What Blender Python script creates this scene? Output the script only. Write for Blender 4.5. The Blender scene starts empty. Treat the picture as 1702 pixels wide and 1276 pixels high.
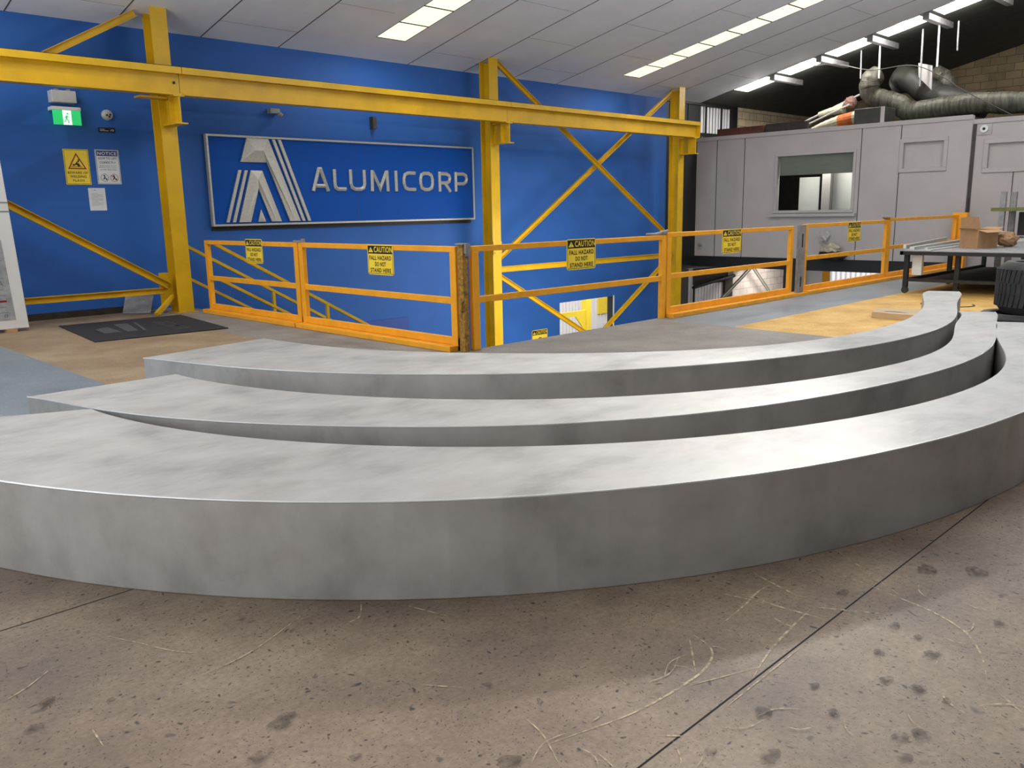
import bpy, bmesh, math, random
from mathutils import Vector, Matrix
random.seed(7)
R = math.radians
C = bpy.context.scene.collection
scene = bpy.context.scene

# ------------------------------------------------------------------ camera
cam_d = bpy.data.cameras.new('camera'); cam = bpy.data.objects.new('camera', cam_d); C.objects.link(cam)
YAW, PIT, ROL, FPX = 0.797236560, 0.203129421, 0.0191363189, 1395.17
Fw = Vector((math.cos(PIT)*math.cos(YAW), math.cos(PIT)*math.sin(YAW), -math.sin(PIT)))
Rt = Vector((math.sin(YAW), -math.cos(YAW), 0)); Dn = Fw.cross(Rt)
Rr = math.cos(ROL)*Rt + math.sin(ROL)*Dn; Dd = -math.sin(ROL)*Rt + math.cos(ROL)*Dn
M = Matrix.Identity(4)
for i in range(3):
    M[i][0] = Rr[i]; M[i][1] = -Dd[i]; M[i][2] = -Fw[i]; M[i][3] = (0, 0, 1.45)[i]
cam.matrix_world = M
cam_d.sensor_fit = 'HORIZONTAL'; cam_d.sensor_width = 36.0; cam_d.lens = FPX/1702*36.0
cam_d.clip_start = 0.05; cam_d.clip_end = 300
scene.camera = cam

# ------------------------------------------------------------------ world: daylight reaching the open sides of the hall
w = bpy.data.worlds.new('world'); scene.world = w; w.use_nodes = True
nt = w.node_tree; nt.nodes.clear()
wo = nt.nodes.new('ShaderNodeOutputWorld'); bg = nt.nodes.new('ShaderNodeBackground')
tc = nt.nodes.new('ShaderNodeTexCoord'); sp = nt.nodes.new('ShaderNodeSeparateXYZ')
nt.links.new(tc.outputs['Generated'], sp.inputs[0])
# brighter daylight from the -X side, dimmer from -Y, bright zenith outside
mr = nt.nodes.new('ShaderNodeMapRange'); mr.inputs['From Min'].default_value = -1; mr.inputs['From Max'].default_value = -0.35
mr.inputs['To Min'].default_value = 3.1; mr.inputs['To Max'].default_value = 0.06
nt.links.new(sp.outputs['X'], mr.inputs['Value'])
mz = nt.nodes.new('ShaderNodeMapRange'); mz.inputs['From Min'].default_value = 0.55; mz.inputs['From Max'].default_value = 0.9
mz.inputs['To Min'].default_value = 1.0; mz.inputs['To Max'].default_value = 7.0
nt.links.new(sp.outputs['Z'], mz.inputs['Value'])
mm = nt.nodes.new('ShaderNodeMath'); mm.operation = 'MULTIPLY'
nt.links.new(mr.outputs[0], mm.inputs[0]); nt.links.new(mz.outputs[0], mm.inputs[1])
my = nt.nodes.new('ShaderNodeMapRange'); my.inputs['From Min'].default_value = -1; my.inputs['From Max'].default_value = 0.4
my.inputs['To Min'].default_value = 0.3; my.inputs['To Max'].default_value = 1.0
nt.links.new(sp.outputs['Y'], my.inputs['Value'])
m2 = nt.nodes.new('ShaderNodeMath'); m2.operation = 'MULTIPLY'
nt.links.new(mm.outputs[0], m2.inputs[0]); nt.links.new(my.outputs[0], m2.inputs[1])
nt.links.new(m2.outputs[0], bg.inputs['Strength'])
bg.inputs['Color'].default_value = (0.95, 0.98, 1.0, 1)
nt.links.new(bg.outputs[0], wo.inputs['Surface'])

STRIP_POWER = 1.05
SPOT_W = 48.0
def area(name, loc, target, power, size, size_y=None, col=(1, .96, .88)):
    d = bpy.data.lights.new(name, 'AREA'); d.energy = power; d.size = size; d.color = col
    if size_y: d.shape = 'RECTANGLE'; d.size_y = size_y
    o = bpy.data.objects.new(name, d); C.objects.link(o); o.location = loc
    v = Vector(target) - Vector(loc); o.rotation_euler = v.to_track_quat('-Z', 'Y').to_euler()
    return o
# added key spot out of view, aimed to cast the shadow before the steps
kd = bpy.data.lights.new('key_spot', 'SPOT'); kd.energy = 2150; kd.spot_size = R(46); kd.spot_blend = 1.0; kd.shadow_soft_size = .22; kd.color = (1, .97, .93)
ko = bpy.data.objects.new('key_spot', kd); C.objects.link(ko); ko.location = (11.2, 5.2, 5.05)
ko.rotation_euler = (Vector((-1.0, 3.0, 0)) - Vector(ko.location)).to_track_quat('-Z', 'Y').to_euler()
# unseen fill lights added to brighten the ceiling from beside and behind the viewpoint
area('ceiling_fill', (11.5, 1.6, 3.9), (11.8, 2.4, 6.6), 640, 5.0, 2.0, (.95, .98, 1))
area('ceiling_fill', (-0.5, 8.5, 2.6), (-0.1, 8.5, 5.0), 300, 3.0, 3.0, (.95, .98, 1))
# unseen area lights in the lower level and office room, no fittings
area('lower_level_light', (13.0, 9.8, -0.35), (13.0, 12.5, -2.2), 160, 2.0, 4.0)
area('bay_light', (24.0, 12.2, -0.6), (24.2, 13.7, -1.6), 42, 1.2)
area('office_fill', (21.4, 10.3, 3.0), (22.3, 10.3, 1.6), 45, 0.6)  # added to light the pale boards behind the office window
area('yard_daylight', (20.0, 15.0, 1.5), (21.0, 19.0, -2.0), 260, 3.0)
area('street_daylight', (29.0, 11.5, 1.5), (32.0, 11.5, -2.2), 260, 3.0)

vs = scene.view_settings
vs.view_transform = 'Standard'; vs.look = 'None'; vs.gamma = 1.0; vs.exposure = 0.0; vs.use_curve_mapping = False

# ------------------------------------------------------------------ materials
def N(nt, t, **kw):
    n = nt.nodes.new(t)
    for k, v in kw.items():
        if k in n.inputs.keys(): n.inputs[k].default_value = v
        else: setattr(n, k, v)
    return n
def mat(name, col, rough=.5, metal=0.0, noise=0.0, nscale=8.0, col2=None, bump=0.0, bscale=60.0, emit=None, stretch=None, spec=.5):
    m = bpy.data.materials.new(name); m.use_nodes = True; nt = m.node_tree
    b = nt.nodes['Principled BSDF']; b.inputs['Roughness'].default_value = rough; b.inputs['Metallic'].default_value = metal
    b.inputs['Specular IOR Level'].default_value = spec
    c4 = (*col, 1); b.inputs['Base Color'].default_value = c4
    tcn = N(nt, 'ShaderNodeTexCoord'); src = tcn.outputs['Object']
    if stretch:
        mp = N(nt, 'ShaderNodeMapping'); mp.inputs['Scale'].default_value = stretch
        nt.links.new(src, mp.inputs[0]); src = mp.outputs[0]
    if noise > 0:
        tx = N(nt, 'ShaderNodeTexNoise', Scale=nscale, Detail=6.0, Roughness=.6); nt.links.new(src, tx.inputs['Vector'])
        rp = N(nt, 'ShaderNodeMapRange'); rp.inputs['From Min'].default_value = .35; rp.inputs['From Max'].default_value = .65
        nt.links.new(tx.outputs['Fac'], rp.inputs['Value'])
        mx = N(nt, 'ShaderNodeMix', data_type='RGBA')
        c2 = col2 if col2 else tuple(max(0, c*(1-noise)) for c in col)
        mx.inputs[6].default_value = c4; mx.inputs[7].default_value = (*c2, 1)
        nt.links.new(rp.outputs[0], mx.inputs[0]); nt.links.new(mx.outputs[2], b.inputs['Base Color'])
        m['mix'] = mx.name
    if bump > 0:
        t2 = N(nt, 'ShaderNodeTexNoise', Scale=bscale, Detail=4.0); nt.links.new(src, t2.inputs['Vector'])
        bp = N(nt, 'ShaderNodeBump', Strength=bump, Distance=.01); nt.links.new(t2.outputs['Fac'], bp.inputs['Height'])
        nt.links.new(bp.outputs[0], b.inputs['Normal'])
    if emit:
        b.inputs['Emission Color'].default_value = (*emit[0], 1); b.inputs['Emission Strength'].default_value = emit[1]
    return m
def lin(r, g, b):
    f = lambda v: ((v/255+.055)/1.055)**2.4 if v > 10 else v/255/12.92
    return (f(r), f(g), f(b))

MT = {}
MT['blue'] = mat('painted_blue_wall', lin(47, 100, 180), .6, noise=.10, nscale=1.2, spec=.3)
MT['blue_dark'] = mat('deep_blue_patch', lin(10, 66, 158), .5, noise=.1)
MT['yellow'] = mat('yellow_steel', lin(224, 178, 20), .42, noise=.18, nscale=2.5, bump=.05, bscale=20)
MT['orange'] = mat('orange_yellow_rail', lin(255, 176, 38), .4, noise=.14, nscale=5)
MT['rusty'] = mat('worn_yellow_steel', lin(190, 140, 40), .6, noise=.6, nscale=25, col2=lin(110, 82, 40))
MT['signblue'] = mat('sign_blue', lin(0, 76, 168), .6, noise=.05, nscale=3, spec=.2)
MT['alu'] = mat('brushed_aluminium', (.62, .62, .60), .38, .75, noise=.2, nscale=6, bump=.03)
MT['letter'] = mat('cast_letter_aluminium', lin(200, 198, 190), .45, .35, noise=.15, nscale=30)
MT['ceil'] = mat('ceiling_board', lin(234, 238, 246), .8, noise=.06, nscale=2)
MT['joint'] = mat('ceiling_joint', lin(90, 88, 86), .8)
MT['joint2'] = mat('ceiling_cross_joint', lin(150, 148, 146), .8)
MT['steel_grey'] = mat('galvanised_steel', lin(158, 156, 156), .5, .2, noise=.3, nscale=10)
MT['part'] = mat('grey_partition_board', lin(184, 179, 178), .6, noise=.08, nscale=1.5)
MT['seam'] = mat('dark_seam', lin(70, 66, 64), .7)
MT['black'] = mat('black_steel', lin(26, 28, 29), .55, noise=.3)
MT['roof'] = mat('dark_roof_sheet', lin(70, 72, 66), .7, noise=.3, nscale=4)
MT['dark'] = mat('dark_brown_board', lin(52, 46, 42), .8, noise=.4)
MT['red'] = mat('red_oxide_beam', lin(92, 44, 38), .6, noise=.4)
MT['white'] = mat('white_plastic', lin(225, 226, 222), .4)
MT['offwhite'] = mat('painted_white_steel', lin(200, 202, 200), .5, noise=.12)
MT['whiteboard'] = mat('white_coated_panel', lin(226, 226, 222), .45, noise=.05, nscale=3)
MT['film'] = mat('protective_film', lin(172, 174, 176), .35, noise=.35, nscale=9, bump=.2, bscale=12)
MT['ink'] = mat('printed_black', lin(22, 22, 22), .5)
MT['inkgrey'] = mat('printed_grey', lin(110, 112, 118), .5)
MT['signyellow'] = mat('sign_yellow', lin(255, 222, 62), .45, noise=.06, nscale=12)
MT['signwhite'] = mat('sign_white', lin(222, 226, 230), .45)
MT['navy'] = mat('notice_navy', lin(20, 45, 110), .45)
MT['redink'] = mat('printed_red', lin(150, 30, 26), .5)
MT['mat'] = mat('rubber_mat', lin(42, 42, 44), .85, noise=.3, nscale=30, bump=.3, bscale=150)
MT['matgrey'] = mat('mat_print', lin(82, 83, 86), .85, noise=.3, nscale=20)
MT['rubber'] = mat('tyre_rubber', lin(52, 52, 52), .6, noise=.35, nscale=12, bump=.1, bscale=40)
MT['rubber2'] = mat('dusty_tyre_sidewall', lin(78, 80, 74), .7, noise=.3, nscale=8)
MT['card'] = mat('cardboard', lin(190, 148, 106), .8, noise=.18, nscale=9)
MT['card2'] = mat('crumpled_kraft_paper', lin(178, 138, 102), .8, noise=.25, nscale=14, bump=.8, bscale=12)
MT['block'] = None
MT['glass'] = mat('window_glass', (.9, .93, .92), .05)
g = MT['glass'].node_tree.nodes['Principled BSDF']; g.inputs['Transmission Weight'].default_value = 1.0; g.inputs['IOR'].default_value = 1.02
MT['blind'] = mat('roller_blind', lin(150, 152, 142), .8, noise=.1, stretch=(1, 1, 12), nscale=3)
MT['duct'] = mat('flexible_duct_foil', lin(100, 97, 84), .5, .15, noise=.65, nscale=3.5, bump=.6, bscale=10, stretch=(1, 5, 1))
MT['duct2'] = mat('dark_duct_sleeve', lin(66, 64, 60), .5, .1, noise=.35, nscale=5)
MT['orangefabric'] = mat('orange_sleeve', lin(206, 106, 42), .7, noise=.3)
MT['cream'] = mat('crumpled_foil_cream', lin(205, 198, 172), .5, .2, noise=.35, nscale=20, bump=.8, bscale=25)
MT['conc'] = mat('lower_concrete', lin(150, 148, 142), .8, noise=.2)
MT['profile'] = mat('mill_aluminium_profile', lin(205, 208, 204), .35, .4, noise=.1)
MT['green'] = mat('green_edge_shelf', lin(118, 120, 62), .6, noise=.3)
MT['slat'] = mat('white_slat', lin(226, 222, 224), .5)
MT['outwhite'] = mat('corrugated_white_sheet', lin(238, 236, 240), .5)
MT['sky_blue'] = mat('blue_banner', lin(110, 200, 235), .5)
MT['lightpanel'] = mat('translucent_light_panel', (.9, .9, .85), .5, emit=((1.0, .93, .68), STRIP_POWER))
MT['lightpanel2'] = mat('translucent_roof_sheet', (.9, .9, .85), .5, emit=((1.0, 1.0, .90), STRIP_POWER*3))
MT['exitgreen'] = mat('exit_green_face', lin(30, 170, 90), .4, emit=(lin(40, 190, 105), .9))
MT['exitwhite'] = mat('exit_white_face', lin(220, 240, 225), .4, emit=((.85, 1, .9), .9))

def step_metal():
    m = bpy.data.materials.new('sheet_aluminium_brushed'); m.use_nodes = True; nt = m.node_tree
    b = nt.nodes['Principled BSDF']; b.inputs['Metallic'].default_value = .62
    tcn = N(nt, 'ShaderNodeTexCoord')
    n1 = N(nt, 'ShaderNodeTexNoise', Scale=1.6, Detail=5.0, Roughness=.55, Distortion=.6)
    mp = N(nt, 'ShaderNodeMapping'); mp.inputs['Scale'].default_value = (1, 1, 1); mp.inputs['Rotation'].default_value = (0, 0, R(-25))
    mp2 = N(nt, 'ShaderNodeMapping'); mp2.inputs['Scale'].default_value = (1.6, 3.4, 2.2); mp2.inputs['Rotation'].default_value = (0, 0, R(35))
    nt.links.new(tcn.outputs['Object'], mp.inputs[0]); nt.links.new(tcn.outputs['Object'], mp2.inputs[0])
    nt.links.new(mp.outputs[0], n1.inputs['Vector'])
    n2 = N(nt, 'ShaderNodeTexNoise', Scale=1.7, Detail=6.0, Roughness=.65); nt.links.new(mp2.outputs[0], n2.inputs['Vector'])
    n3 = N(nt, 'ShaderNodeTexNoise', Scale=140.0, Detail=2.0); nt.links.new(mp.outputs[0], n3.inputs['Vector'])
    add = N(nt, 'ShaderNodeMath', operation='ADD'); nt.links.new(n1.outputs['Fac'], add.inputs[0]); nt.links.new(n2.outputs['Fac'], add.inputs[1])
    rp = N(nt, 'ShaderNodeValToRGB'); e = rp.color_ramp.elements
    e[0].position = .36; e[0].color = (.335, .325, .31, 1); e[1].position = .66; e[1].color = (.54, .53, .51, 1)
    k = e.new(.5); k.color = (.45, .44, .42, 1)
    hv = N(nt, 'ShaderNodeMath', operation='MULTIPLY'); hv.inputs[1].default_value = .5
    nt.links.new(add.outputs[0], hv.inputs[0]); nt.links.new(hv.outputs[0], rp.inputs[0])
    # faint warm and pink staining
    n4 = N(nt, 'ShaderNodeTexNoise', Scale=2.3, Detail=3.0); nt.links.new(mp.outputs[0], n4.inputs['Vector'])
    r4 = N(nt, 'ShaderNodeMapRange'); r4.inputs['From Min'].default_value = .5; r4.inputs['From Max'].default_value = .75; r4.inputs['To Max'].default_value = .5
    nt.links.new(n4.outputs['Fac'], r4.inputs['Value'])
    mx = N(nt, 'ShaderNodeMix', data_type='RGBA'); mx.blend_type = 'MULTIPLY'; mx.inputs[7].default_value = (1.0, .90, .89, 1)
    nt.links.new(r4.outputs[0], mx.inputs[0]); nt.links.new(rp.outputs[0], mx.inputs[6]); nt.links.new(mx.outputs[2], b.inputs['Base Color'])
    rr = N(nt, 'ShaderNodeMapRange'); rr.inputs['To Min'].default_value = .54; rr.inputs['To Max'].default_value = .68
    nt.links.new(n2.outputs['Fac'], rr.inputs['Value']); nt.links.new(rr.outputs[0], b.inputs['Roughness'])
    bp = N(nt, 'ShaderNodeBump', Strength=.10, Distance=.003); nt.links.new(n3.outputs['Fac'], bp.inputs['Height']); nt.links.new(bp.outputs[0], b.inputs['Normal'])
    return m
MT['step'] = step_metal()

def floor_mat(name, c1, c2, c3, speck=True, sc=1.0, rough=.6):
    m = bpy.data.materials.new(name); m.use_nodes = True; nt = m.node_tree
    b = nt.nodes['Principled BSDF']; b.inputs['Roughness'].default_value = rough
    tcn = N(nt, 'ShaderNodeTexCoord'); src = tcn.outputs['Object']
    n1 = N(nt, 'ShaderNodeTexNoise', Scale=1.3*sc, Detail=8.0, Roughness=.65); nt.links.new(src, n1.inputs['Vector'])
    n2 = N(nt, 'ShaderNodeTexNoise', Scale=45.0, Detail=6.0, Roughness=.75); nt.links.new(src, n2.inputs['Vector'])
    rp = N(nt, 'ShaderNodeValToRGB'); e = rp.color_ramp.elements
    e[0].position = .36; e[0].color = (*c1, 1); e[1].position = .64; e[1].color = (*c3, 1); k = e.new(.5); k.color = (*c2, 1)
    nt.links.new(n1.outputs['Fac'], rp.inputs[0])
    r2 = N(nt, 'ShaderNodeMapRange'); r2.inputs['From Min'].default_value = .3; r2.inputs['From Max'].default_value = .7
    r2.inputs['To Min'].default_value = .72; r2.inputs['To Max'].default_value = 1.22
    nt.links.new(n2.outputs['Fac'], r2.inputs['Value'])
    mx = N(nt, 'ShaderNodeMix', data_type='RGBA'); mx.blend_type = 'MULTIPLY'; mx.inputs[0].default_value = 1
    nt.links.new(rp.outputs[0], mx.inputs[6]); nt.links.new(r2.outputs[0], mx.inputs[7]); last = mx.outputs[2]
    if speck:
        n0 = N(nt, 'ShaderNodeTexNoise', Scale=9.0, Detail=2.0); nt.links.new(src, n0.inputs['Vector'])
        vadd = N(nt, 'ShaderNodeVectorMath', operation='MULTIPLY_ADD'); vadd.inputs[1].default_value = (.12, .12, .12)
        nt.links.new(n0.outputs['Color'], vadd.inputs[0]); nt.links.new(src, vadd.inputs[2])
        for scale, thr, sel, strength in ((24.0, .15, .50, .9), (55.0, .2, .45, .7), (9.0, .12, .55, .55), (90.0, .22, .5, .5)):
            v = N(nt, 'ShaderNodeTexVoronoi', Scale=scale); nt.links.new(vadd.outputs[0], v.inputs['Vector'])
            lt = N(nt, 'ShaderNodeMapRange'); lt.inputs['From Min'].default_value = thr*.6; lt.inputs['From Max'].default_value = thr*1.3
            lt.inputs['To Min'].default_value = strength; lt.inputs['To Max'].default_value = 0
            nt.links.new(v.outputs['Distance'], lt.inputs['Value'])
            se = N(nt, 'ShaderNodeSeparateColor'); nt.links.new(v.outputs['Color'], se.inputs[0])
            gt = N(nt, 'ShaderNodeMath', operation='GREATER_THAN'); gt.inputs[1].default_value = sel; nt.links.new(se.outputs[0], gt.inputs[0])
            ml = N(nt, 'ShaderNodeMath', operation='MULTIPLY'); nt.links.new(lt.outputs[0], ml.inputs[0]); nt.links.new(gt.outputs[0], ml.inputs[1])
            mk = N(nt, 'ShaderNodeMix', data_type='RGBA'); mk.inputs[7].default_value = (*lin(52, 42, 38), 1)
            nt.links.new(ml.outputs[0], mk.inputs[0]); nt.links.new(last, mk.inputs[6]); last = mk.outputs[2]
    nt.links.new(last, b.inputs['Base Color'])
    bp = N(nt, 'ShaderNodeBump', Strength=.12, Distance=.004); nt.links.new(n2.outputs['Fac'], bp.inputs['Height']); nt.links.new(bp.outputs[0], b.inputs['Normal'])
    return m
MT['fl_brown'] = floor_mat('worn_floor_sheet', lin(124, 105, 90), lin(144, 124, 105), lin(163, 143, 121))
MT['fl_grey'] = floor_mat('grey_floor_sheet', lin(126, 120, 112), lin(140, 134, 126), lin(152, 146, 136), speck=False)
MT['fl_tan'] = floor_mat('tan_floor_sheet', lin(140, 116, 88), lin(156, 132, 102), lin(168, 146, 116), speck=False)
MT['fl_blue'] = floor_mat('blue_grey_painted_floor', lin(118, 126, 134), lin(128, 136, 142), lin(138, 144, 148), speck=False, sc=.6, rough=.45)
MT['fl_yellow'] = floor_mat('yellow_particleboard', lin(196, 148, 70), lin(216, 170, 88), lin(226, 184, 106), speck=False, sc=1.5)
MT['scratch'] = None
def scratch_mat(name, col, a0, a1):
    m = bpy.data.materials.new(name); m.use_nodes = True; nt = m.node_tree; b = nt.nodes['Principled BSDF']
    b.inputs['Base Color'].default_value = (*col, 1); b.inputs['Roughness'].default_value = .7
    tcn = N(nt, 'ShaderNodeTexCoord'); n = N(nt, 'ShaderNodeTexNoise', Scale=38.0, Detail=5.0); nt.links.new(tcn.outputs['Object'], n.inputs['Vector'])
    r = N(nt, 'ShaderNodeMapRange'); r.inputs['From Min'].default_value = .38; r.inputs['From Max'].default_value = .62
    r.inputs['To Min'].default_value = a0; r.inputs['To Max'].default_value = a1
    nt.links.new(n.outputs['Fac'], r.inputs['Value']); nt.links.new(r.outputs[0], b.inputs['Alpha'])
    return m
MT['scratch'] = scratch_mat('pale_scratch', lin(214, 198, 164), .22, .9)
MT['stain'] = scratch_mat('dark_stain', lin(70, 56, 48), .05, .55)
MT['gap'] = mat('sheet_joint_gap', lin(30, 24, 22), .9)

def block_mat(name, c1, c2, mortar, use_x=True, rot=None):
    m = bpy.data.materials.new(name); m.use_nodes = True; nt = m.node_tree; b = nt.nodes['Principled BSDF']; b.inputs['Roughness'].default_value = .85
    tcn = N(nt, 'ShaderNodeTexCoord'); s = N(nt, 'ShaderNodeSeparateXYZ'); cb = N(nt, 'ShaderNodeCombineXYZ')
    nt.links.new(tcn.outputs['Object'], s.inputs[0]); nt.links.new(s.outputs['X' if use_x else 'Y'], cb.inputs[0]); nt.links.new(s.outputs['Z'], cb.inputs[1])
    br = N(nt, 'ShaderNodeTexBrick'); br.inputs['Color1'].default_value = (*c1, 1); br.inputs['Color2'].default_value = (*c2, 1); br.inputs['Mortar'].default_value = (*mortar, 1)
    br.inputs['Scale'].default_value = 1.0; br.inputs['Brick Width'].default_value = .42; br.inputs['Row Height'].default_value = .21; br.inputs['Mortar Size'].default_value = .008
    nt.links.new(cb.outputs[0], br.inputs['Vector'])
    n = N(nt, 'ShaderNodeTexNoise', Scale=3.0, Detail=6.0); nt.links.new(tcn.outputs['Object'], n.inputs['Vector'])
    r = N(nt, 'ShaderNodeMapRange'); r.inputs['To Min'].default_value = .6; r.inputs['To Max'].default_value = 1.3; nt.links.new(n.outputs['Fac'], r.inputs['Value'])
    mx = N(nt, 'ShaderNodeMix', data_type='RGBA'); mx.blend_type = 'MULTIPLY'; mx.inputs[0].default_value = 1
    nt.links.new(br.outputs['Color'], mx.inputs[6]); nt.links.new(r.outputs[0], mx.inputs[7]); nt.links.new(mx.outputs[2], b.inputs['Base Color'])
    return m
MT['blockx'] = block_mat('concrete_block_wall', lin(210, 190, 155), lin(196, 176, 144), lin(110, 98, 82))
MT['blocky'] = block_mat('dirty_block_wall', lin(130, 112, 84), lin(112, 96, 72), lin(76, 66, 52), use_x=False)
MT['blockl'] = block_mat('painted_block_wall', lin(232, 220, 214), lin(226, 212, 206), lin(190, 172, 166))

# ------------------------------------------------------------------ mesh helpers
class MB:
    def __init__(s): s.v = []; s.f = []; s.m = []; s.mi = 0
    def add(s, vs, fs):
        o = len(s.v); s.v += [tuple(v) for v in vs]; s.f += [tuple(i+o for i in f) for f in fs]; s.m += [s.mi]*len(fs); return s
    def box(s, x0, x1, y0, y1, z0, z1):
        if x0 > x1: x0, x1 = x1, x0
        if y0 > y1: y0, y1 = y1, y0
        if z0 > z1: z0, z1 = z1, z0
        v = [(x0,y0,z0),(x1,y0,z0),(x1,y1,z0),(x0,y1,z0),(x0,y0,z1),(x1,y0,z1),(x1,y1,z1),(x0,y1,z1)]
        return s.add(v, [(0,3,2,1),(4,5,6,7),(0,1,5,4),(1,2,6,5),(2,3,7,6),(3,0,4,7)])
    def bar(s, p, q, a, b, up=(0, 0, 1)):
        """rectangular bar from p to q: width a across, height b along up"""
        p = Vector(p); q = Vector(q); d = (q-p).normalized(); u = Vector(up); sd = d.cross(u).normalized(); u = sd.cross(d).normalized()
        v = []
        for c in (p, q):
            for i, j in ((-1,-1),(1,-1),(1,1),(-1,1)): v.append(c + sd*(i*a/2) + u*(j*b/2))
        return s.add(v, [(0,1,2,3),(7,6,5,4),(0,4,5,1),(1,5,6,2),(2,6,7,3),(3,7,4,0)])
    def tube(s, pts, r, n=10, cap=True, rib=None):
        pts = [Vector(p) for p in pts]; rings = []; up = Vector((0, 0, 1)); prev = None
        for i, p in enumerate(pts):
            d = (pts[min(i+1, len(pts)-1)] - pts[max(i-1, 0)]).normalized()
            if prev is None:
                a = d.cross(up if abs(d.z) < .95 else Vector((1, 0, 0))).normalized()
            else: a = (prev - d*prev.dot(d)).normalized()
            prev = a; b_ = d.cross(a); rr = r[i] if isinstance(r, (list, tuple)) else r
            if rib: rr *= rib(i)
            rings.append([p + (a*math.cos(t) + b_*math.sin(t))*rr for t in [2*math.pi*k/n for k in range(n)]])
        v = [x for rg in rings for x in rg]; f = []
        for i in range(len(rings)-1):
            for k in range(n): f.append((i*n+k, i*n+(k+1) % n, (i+1)*n+(k+1) % n, (i+1)*n+k))
        if cap: f.append(tuple(range(n-1, -1, -1))); f.append(tuple(range((len(rings)-1)*n, len(rings)*n)))
        return s.add(v, f)
    def prism(s, poly, z0, z1, map=None):
        """polygon (2-D list) extruded z0..z1; map((u,v,w)) gives the world point"""
        n = len(poly); g = map or (lambda u, v, w: (u, v, w))
        v = [g(x, y, z0) for x, y in poly] + [g(x, y, z1) for x, y in poly]
        f = [tuple(range(n-1, -1, -1)), tuple(range(n, 2*n))] + [(i, (i+1) % n, n+(i+1) % n, n+i) for i in range(n)]
        return s.add(v, f)
    def lathe(s, prof, n=48, c=(0, 0, 0)):
        v = []; f = []; m = len(prof)
        for k in range(n):
            a = 2*math.pi*k/n
            for r_, z in prof: v.append((c[0]+r_*math.cos(a), c[1]+r_*math.sin(a), c[2]+z))
        for k in range(n):
            for i in range(m): f.append((k*m+i, ((k+1) % n)*m+i, ((k+1) % n)*m+(i+1) % m, k*m+(i+1) % m))
        return s.add(v, f)
    def build(s, name, material, parent=None, bevel=0, smooth=False, seg=1):
        me = bpy.data.meshes.new(name)
        off = Vector((0, 0, 0))
        if parent is not None:
            q = parent
            while q is not None: off += Vector(q.location); q = q.parent
        me.from_pydata([tuple(Vector(v)-off) for v in s.v], [], s.f); me.update()
        bm = bmesh.new(); bm.from_mesh(me); bmesh.ops.recalc_face_normals(bm, faces=bm.faces); bm.to_mesh(me); bm.free()
        mats = material if isinstance(material, (list, tuple)) else [material]
        for q in mats: me.materials.append(q)
        for i, p in enumerate(me.polygons):
            p.material_index = s.m[i] if len(s.m) == len(me.polygons) else 0
            if smooth: p.use_smooth = True
        o = bpy.data.objects.new(name, me); C.objects.link(o)
        if parent is not None: o.parent = parent
        if smooth and smooth != 'all':
            try: me.set_sharp_from_angle(angle=R(smooth if smooth is not True else 40))
            except Exception: pass
        if bevel:
            b = o.modifiers.new('bevel', 'BEVEL'); b.width = bevel; b.segments = seg; b.limit_method = 'ANGLE'; b.angle_limit = R(40)
        return o
def tag(o, label=None, cat=None, group=None, kind=None):
    if label: o['label'] = label
    if cat: o['category'] = cat
    if group: o['group'] = group
    if kind: o['kind'] = kind
    return o
def thing(name, label, cat, loc=(0, 0, 0), group=None):
    o = bpy.data.objects.new(name, None); C.objects.link(o); o.location = loc; o.empty_display_size = .1
    return tag(o, label, cat, group)
def struct(name, mb, m, **kw): return tag(mb.build(name, m, **kw), kind='structure')
def copy_tree(o, delta, label=None, parent=None):
    c = o.copy(); C.objects.link(c)
    if parent is not None: c.parent = parent
    else: c.location = Vector(o.location) + Vector(delta)
    if label: c['label'] = label
    for ch in o.children: copy_tree(ch, delta, None, c)
    return c

# ---- lettering: text laid on a plane. origin = lower left corner, U = reading direction, V = up, Nn = outwards
def text_mb(mb, body, x0, z0, width, height, frame, depth=.002, bold=0.0):
    cu = bpy.data.curves.new('tmp', 'FONT'); cu.body = body; cu.size = 1; cu.offset = bold*.6; cu.space_character = 1.12; cu.extrude = 0; cu.resolution_u = 3
    ob = bpy.data.objects.new('tmp', cu); C.objects.link(ob); bpy.context.view_layer.update()
    me = bpy.data.meshes.new_from_object(ob.evaluated_get(bpy.context.evaluated_depsgraph_get()))
    bpy.data.objects.remove(ob); bpy.data.curves.remove(cu)
    vs = [v.co.copy() for v in me.vertices]
    if not vs: return
    a0 = min(v.x for v in vs); a1 = max(v.x for v in vs); b0 = min(v.y for v in vs); b1 = max(v.y for v in vs)
    O, U, V, Nn = [Vector(q) for q in frame]
    P = [O + U*(x0+(v.x-a0)/(a1-a0)*width) + V*(z0+(v.y-b0)/(b1-b0)*height) + Nn*depth for v in vs]
    mb.add(P, [tuple(p.vertices) for p in me.polygons])
    bpy.data.meshes.remove(me)
def pl(mb, poly, frame, d0=0.0, d1=.001):
    O, U, V, Nn = [Vector(q) for q in frame]
    return mb.prism(poly, d0, d1, lambda u, v, w_: O+U*u+V*v+Nn*w_)
def ring(mb, poly_out, poly_in, frame, d):
    O, U, V, Nn = [Vector(q) for q in frame]; n = len(poly_out)
    mb.add([O+U*u+V*v+Nn*d for u, v in poly_out+poly_in], [(i, (i+1) % n, n+(i+1) % n, n+i) for i in range(n)])
def circ(cx, cy, r, n=24): return [(cx+r*math.cos(2*math.pi*k/n), cy+r*math.sin(2*math.pi*k/n)) for k in range(n)]
def rect(x0, y0, x1, y1): return [(x0, y0), (x1, y0), (x1, y1), (x0, y1)]
# ================================================================== SETTING
SL = .205
def cz(y): return 4.28 + SL*(13.68 - y)
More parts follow.
